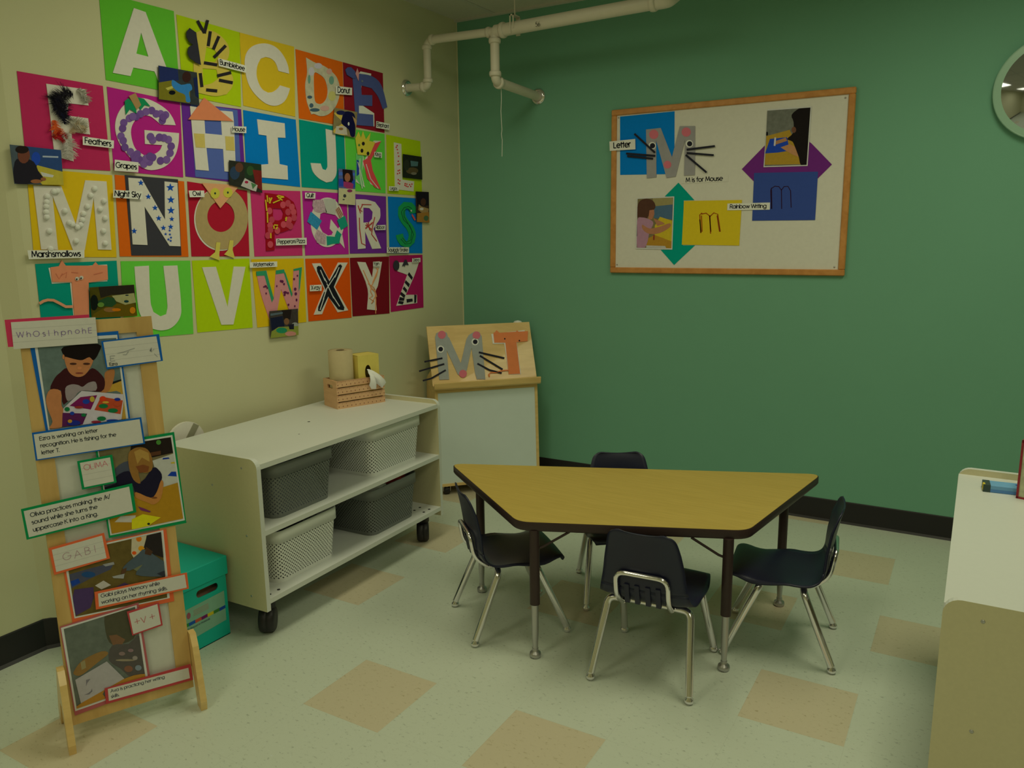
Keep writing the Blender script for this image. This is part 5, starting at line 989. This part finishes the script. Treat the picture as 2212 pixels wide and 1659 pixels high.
snap('2', "1005,965 1210,1005 1190,1235 990,1195", [((172, 150, 60), "995,1010 1080,1040 1080,1100 1010,1150 1000,1190 1100,1210 1100,1120"), ((160, 152, 125), "1020,1130 1110,1130 1120,1210 1010,1195"), ((16, 16, 44), "1100,1000 1180,1020 1190,1130 1185,1220 1150,1220 1130,1160 1070,1110 1070,1060"), ((150, 120, 70), "1165,1040 1205,1080 1200,1150"), ((28, 30, 60), (1060, 1010, 40, 20)), ((120, 90, 50), (1062, 1155, 20, 12)), ((170, 170, 160), (1130, 1110, 8, 16))], 'small snapshot overlapping the donut and elephant cards', (110, 100, 60))
snap('4', "1042,100 1190,115 1190,428 1040,415", [((34, 60, 130), "1042,190 1190,200 1190,270 1042,260"), ((60, 90, 150), "1042,130 1190,140 1190,165 1042,160"), ((24, 18, 18), "1075,105 1165,115 1172,200 1150,240 1085,230 1078,160"), ((130, 82, 52), (1120, 180, 26, 40)), ((130, 44, 80), "1085,215 1150,225 1175,240 1165,290 1120,280 1085,260"), ((160, 156, 110), "1042,275 1190,285 1190,428 1040,415"), ((50, 50, 50), (1095, 345, 14, 16)), ((110, 40, 70), (1140, 300, 24, 14)), ((60, 60, 56), (1085, 378, 10, 6))], 'snapshot of a child in pink between the J and crowned K cards', (70, 80, 110))
snap('2', "1618,1380 1787,1405 1792,1610 1618,1590", [((62, 90, 84), "1685,1440 1755,1450 1750,1490 1690,1490"), ((70, 60, 34), (1700, 1530, 55, 30)), ((96, 92, 70), (1715, 1555, 26, 12)), ((36, 40, 26), (1650, 1480, 26, 50))], 'dark little snapshot covering the right side of the L card', (26, 30, 20))
snap('4', "1733,305 1850,310 1855,585 1740,578", [((22, 18, 22), "1735,306 1850,312 1850,430 1745,440"), ((60, 38, 26), (1800, 400, 24, 34)), ((130, 105, 60), "1760,420 1785,440 1850,460 1845,490 1790,500 1755,470"), ((165, 160, 140), (1785, 462, 18, 12)), ((130, 92, 36), "1745,500 1850,490 1855,584 1742,578"), ((60, 84, 50), (1825, 545, 22, 24))], 'small snapshot at the upper right corner of the snake card', (50, 36, 26))
snap('3', "800,1165 1200,1140 1228,1420 820,1440", [((34, 30, 20), "880,1160 1200,1142 1205,1230 1000,1230 900,1260"), ((80, 66, 10), "840,1400 1000,1310 1200,1310 1228,1420 820,1440"), ((130, 128, 80), "1000,1240 1200,1215 1215,1300 1120,1320 1040,1290"), ((22, 50, 44), (1130, 1290, 22, 12)), ((30, 40, 40), (1135, 1235, 16, 6)), ((30, 60, 30), "870,1290 960,1250 1020,1260 1040,1310 1000,1340 900,1330"), ((110, 80, 40), (985, 1365, 60, 22)), ((160, 90, 10), (1040, 1365, 40, 14)), ((160, 100, 14), (1185, 1370, 26, 30)), ((14, 20, 14), (840, 1300, 36, 70)), ((80, 110, 40), (900, 1320, 30, 22))], 'snapshot of a child at a game table just above the display easel', (60, 56, 12))
snap('4', "422,1378 678,1355 682,1590 430,1622", [((22, 26, 40), "430,1440 540,1420 560,1530 440,1550"), ((30, 24, 20), "530,1370 620,1360 610,1450 550,1460"), ((100, 72, 44), (575, 1470, 24, 30)), ((120, 124, 110), (650, 1500, 30, 22)), ((70, 84, 84), "430,1400 540,1385 540,1400 430,1420"), ((110, 118, 44), "440,1560 500,1520 680,1510 682,1590 430,1620"), ((30, 110, 70), (530, 1550, 50, 26)), ((160, 110, 90), (610, 1580, 50, 22)), ((26, 26, 34), "590,1500 640,1490 640,1540 600,1540")], 'snapshot of a child crafting at the foot of the watermelon card', (52, 48, 40))

# ---------------------------------------------------------------- bulletin board on the green wall
x0, x1, z0, z1 = 1.003, 2.222, 1.243, 2.109; fw2 = .03
t = thing('bulletin_board', 'oak-framed bulletin board covered in white paper on the green wall', 'bulletin board', ((x0+x1)/2, 0, z0))
for a0, a1, b0, b1 in ((x0, x1, z1-fw2, z1), (x0, x1, z0, z0+fw2), (x0, x0+fw2, z0+fw2, z1-fw2), (x1-fw2, x1, z0+fw2, z1-fw2)):
    mb = MB(); mb.box((a0, -.020, b0), (a1, -.001, b1), FRAMEO, None, .004); mb.build('frame_rail', t)
mb = MB(); mb.box((x0+fw2-.002, -.010, z0+fw2-.002), (x1-fw2+.002, -.002, z1-fw2+.002), mat((168, 166, 138), name='cream_paper')); mb.build('white_backing_paper', t)
for a, b_ in ((x0+.04, z1-.042), (x1-.045, z1-.045), (x0+.04, z0+.045), (x1-.048, z0+.042)):
    mb = MB(); mb.lathe([(.0045, 0), (.004, .002), (.001, .003)], (a, -.010, b_), (0, -1, 0), DULLM, 10); mb.build('pin', t)
BN = .0105
def bpiece(name, crop, shp, rgb, label, cat, n0=BN, n1=BN+.001, m=None):
    l = P(shp, crop); q = onp(WG, l, n1); cx = sum(p[0] for p in q)/len(q); cy = min(p[1] for p in q)
    mb = MB(); mb.prism([q], WG.w, n0, n1, m or mat(rgb, name='coloured_paper')); return mb, tuple(WG.w(cx, cy, n0)), label, cat, name
def fin(r): mb, o, lb, ct, nm = r; return tag(mb.build(nm, origin=o), lb, ct)
fin(bpiece('paper_square', 'b', "212,328 632,287 630,770 213,777", (6, 98, 150), 'blue paper square behind the grey mouse M on the bulletin board', 'paper'))
fin(bpiece('paper_arrow', 'b', "1150,733 1318,560 1390,490 1600,470 1688,535 1845,697 1738,803 1600,900 1330,900 1243,828", (88, 34, 90), 'purple paper arrow shape behind the photo and blue sheet on the bulletin board', 'paper arrow'))
fin(bpiece('paper_arrow', 'b', "662,837 785,972 702,974 696,1320 790,1320 628,1472 525,1355 585,1352 590,1000 585,945 557,942", (4, 122, 96), 'teal double-headed paper arrow on the lower left of the bulletin board', 'paper arrow'))
r = bpiece('lettering_sheet', 'b', "1245,762 1738,752 1715,1125 1230,1130", (44, 62, 108), 'dark blue paper with a handwritten m on the bulletin board', 'paper', BN+.0012, BN+.002)
for s_ in ("1383,1040 1378,900 1384,878", "1384,882 1410,865 1440,868 1460,895 1462,1040", "1460,895 1480,868 1510,866 1530,900 1535,1030", "1386,1040 1384,890"): r[0].prism([onp(WG, pstrip(s_, 7, 'b'))], WG.w, BN+.002, BN+.0023, mat((36, 20, 36), noise=0, name='crayon'), flat=True)
fin(r)
r = bpiece('lettering_sheet', 'b', "705,978 1152,970 1130,1322 688,1315", (172, 152, 26), 'yellow paper with an orange handwritten m on the bulletin board', 'paper', BN+.0012, BN+.002)
for s_ in ("840,1225 832,1085 850,1070", "845,1080 880,1072 910,1095 915,1230", "908,1100 940,1070 970,1080 990,1215", "850,1215 845,1090", "918,1215 906,1090", "984,1215 965,1090", "832,1120 842,1222"): r[0].prism([onp(WG, pstrip(s_, 8, 'b'))], WG.w, BN+.002, BN+.0023, mat((120, 58, 14), noise=0, name='crayon'), flat=True)
fin(r)
photo('photo_print', WG, BN+.0022, 'b', "1350,272 1688,250 1658,708 1318,718", [((140, 112, 34), "1340,478 1520,430 1560,520 1600,600 1605,695 1328,700"), ((26, 56, 130), "1368,500 1500,487 1520,590 1430,605 1330,612"), ((22, 18, 16), "1535,315 1600,262 1682,255 1655,698 1605,698 1590,640 1560,560 1540,520 1500,500 1545,455 1550,370"), ((140, 100, 60), "1400,520 1490,490 1500,515 1410,545"), ((150, 108, 66), "1450,565 1520,540 1560,560 1590,640 1540,620 1490,590"), ((90, 60, 40), (1552, 430, 18, 24)), ((160, 160, 150), "1403,487 1416,490 1410,555 1397,552"), ((14, 14, 14), (1345, 460, 8, 16))], 'photo of a dark-haired child writing on blue paper, upper right of the bulletin board', border="1348,282 1680,258 1650,700 1326,710", base=(88, 90, 74))
photo('photo_print', WG, BN+.0022, 'b', "342,955 630,943 615,1353 333,1347", [((120, 112, 66), "465,955 620,948 618,1005 470,1020"), ((60, 84, 94), "475,1020 618,1005 615,1120 475,1110"), ((160, 140, 30), "480,1170 520,1100 614,1130 612,1290 480,1240"), ((140, 104, 30), "400,1280 480,1240 612,1290 610,1345 400,1320"), ((66, 44, 30), "350,1010 370,975 420,960 470,980 485,1030 440,1080 410,1120 350,1110 344,1060"), ((140, 92, 62), "440,1050 475,1045 478,1080 460,1120 430,1120"), ((138, 104, 110), "345,1130 380,1105 440,1120 470,1150 440,1220 425,1290 400,1340 345,1340"), ((140, 96, 62), "385,1160 440,1190 520,1175 595,1150 598,1180 520,1225 440,1232 390,1200"), ((140, 96, 62), "470,1112 540,1140 560,1155 500,1170"), ((150, 148, 130), "415,1320 560,1325 570,1344 415,1342"), ((110, 40, 30), "470,1240 480,1242 478,1280 468,1278"), ((18, 18, 20), "336,1160 345,1160 345,1250 336,1250")], 'photo of a little girl in a lilac top, lower left of the bulletin board', border="348,962 622,951 608,1343 340,1338", base=(96, 88, 52))
t = thing('paper_letter', 'grey paper M with mouse face and black whiskers on the bulletin board', 'craft letter', tuple(WG.w(1.28, 1.65, BN)))
G0 = BN+.0015
gm = mat((122, 120, 108), noise=.12, nscale=25, name='grey_craft')
piece(WG, [P("412,427 525,415 612,640 672,402 790,400 788,778 705,782 712,505 640,790 570,800 490,510 492,795 418,803", 'b')], G0, G0+.002, gm, 'letter', t)
for x, y, r_ in ((472, 465, 36), (722, 447, 36), (577, 698, 30)): circ(WG, x, y, r_, 'b', G0+.002, G0+.003, PINKP, 'ear' if y < 500 else 'nose', t)
for x, y in ((460, 552), (746, 537)): e = circ(WG, x, y, 29, 'b', G0+.002, G0+.003, W2, 'eye', t); circ(WG, x+2, y, 20, 'b', G0+.003, G0+.004, BLKP, 'pupil', e)
for s_ in ("322,460 480,605", "258,612 482,630", "266,632 465,652", "725,582 942,555", "725,608 933,625", "718,623 878,758"): piece(WG, [pstrip(s_, 15, 'b')], G0+.005, G0+.007, BLKP, 'whisker', t)
word(WG, .021, 'b', "130,520 329,500 331,580 133,592", ['Letter'], 'white strip with the word Letter on the left edge of the bulletin board frame', None, sw=.15, pad=.04, top=.1)
word(WG, BN+.0035, 'b', "1040,998 1368,990 1366,1045 1038,1050", ['Rainbow Writing'], 'white strip reading Rainbow Writing between the yellow and blue sheets', None, sw=.135, pad=.05, top=.1)
word(WG, BN+.0002, 'b', "682,798 1046,778 1046,828 684,846", ['M is for Mouse'], 'cream strip reading M is for Mouse under the grey mouse M', None, sw=.135, pad=.02, top=.0, m=mat((168, 166, 138), name='cream_paper'))

for o in bpy.data.objects:
    if '_o' in o: del o['_o']
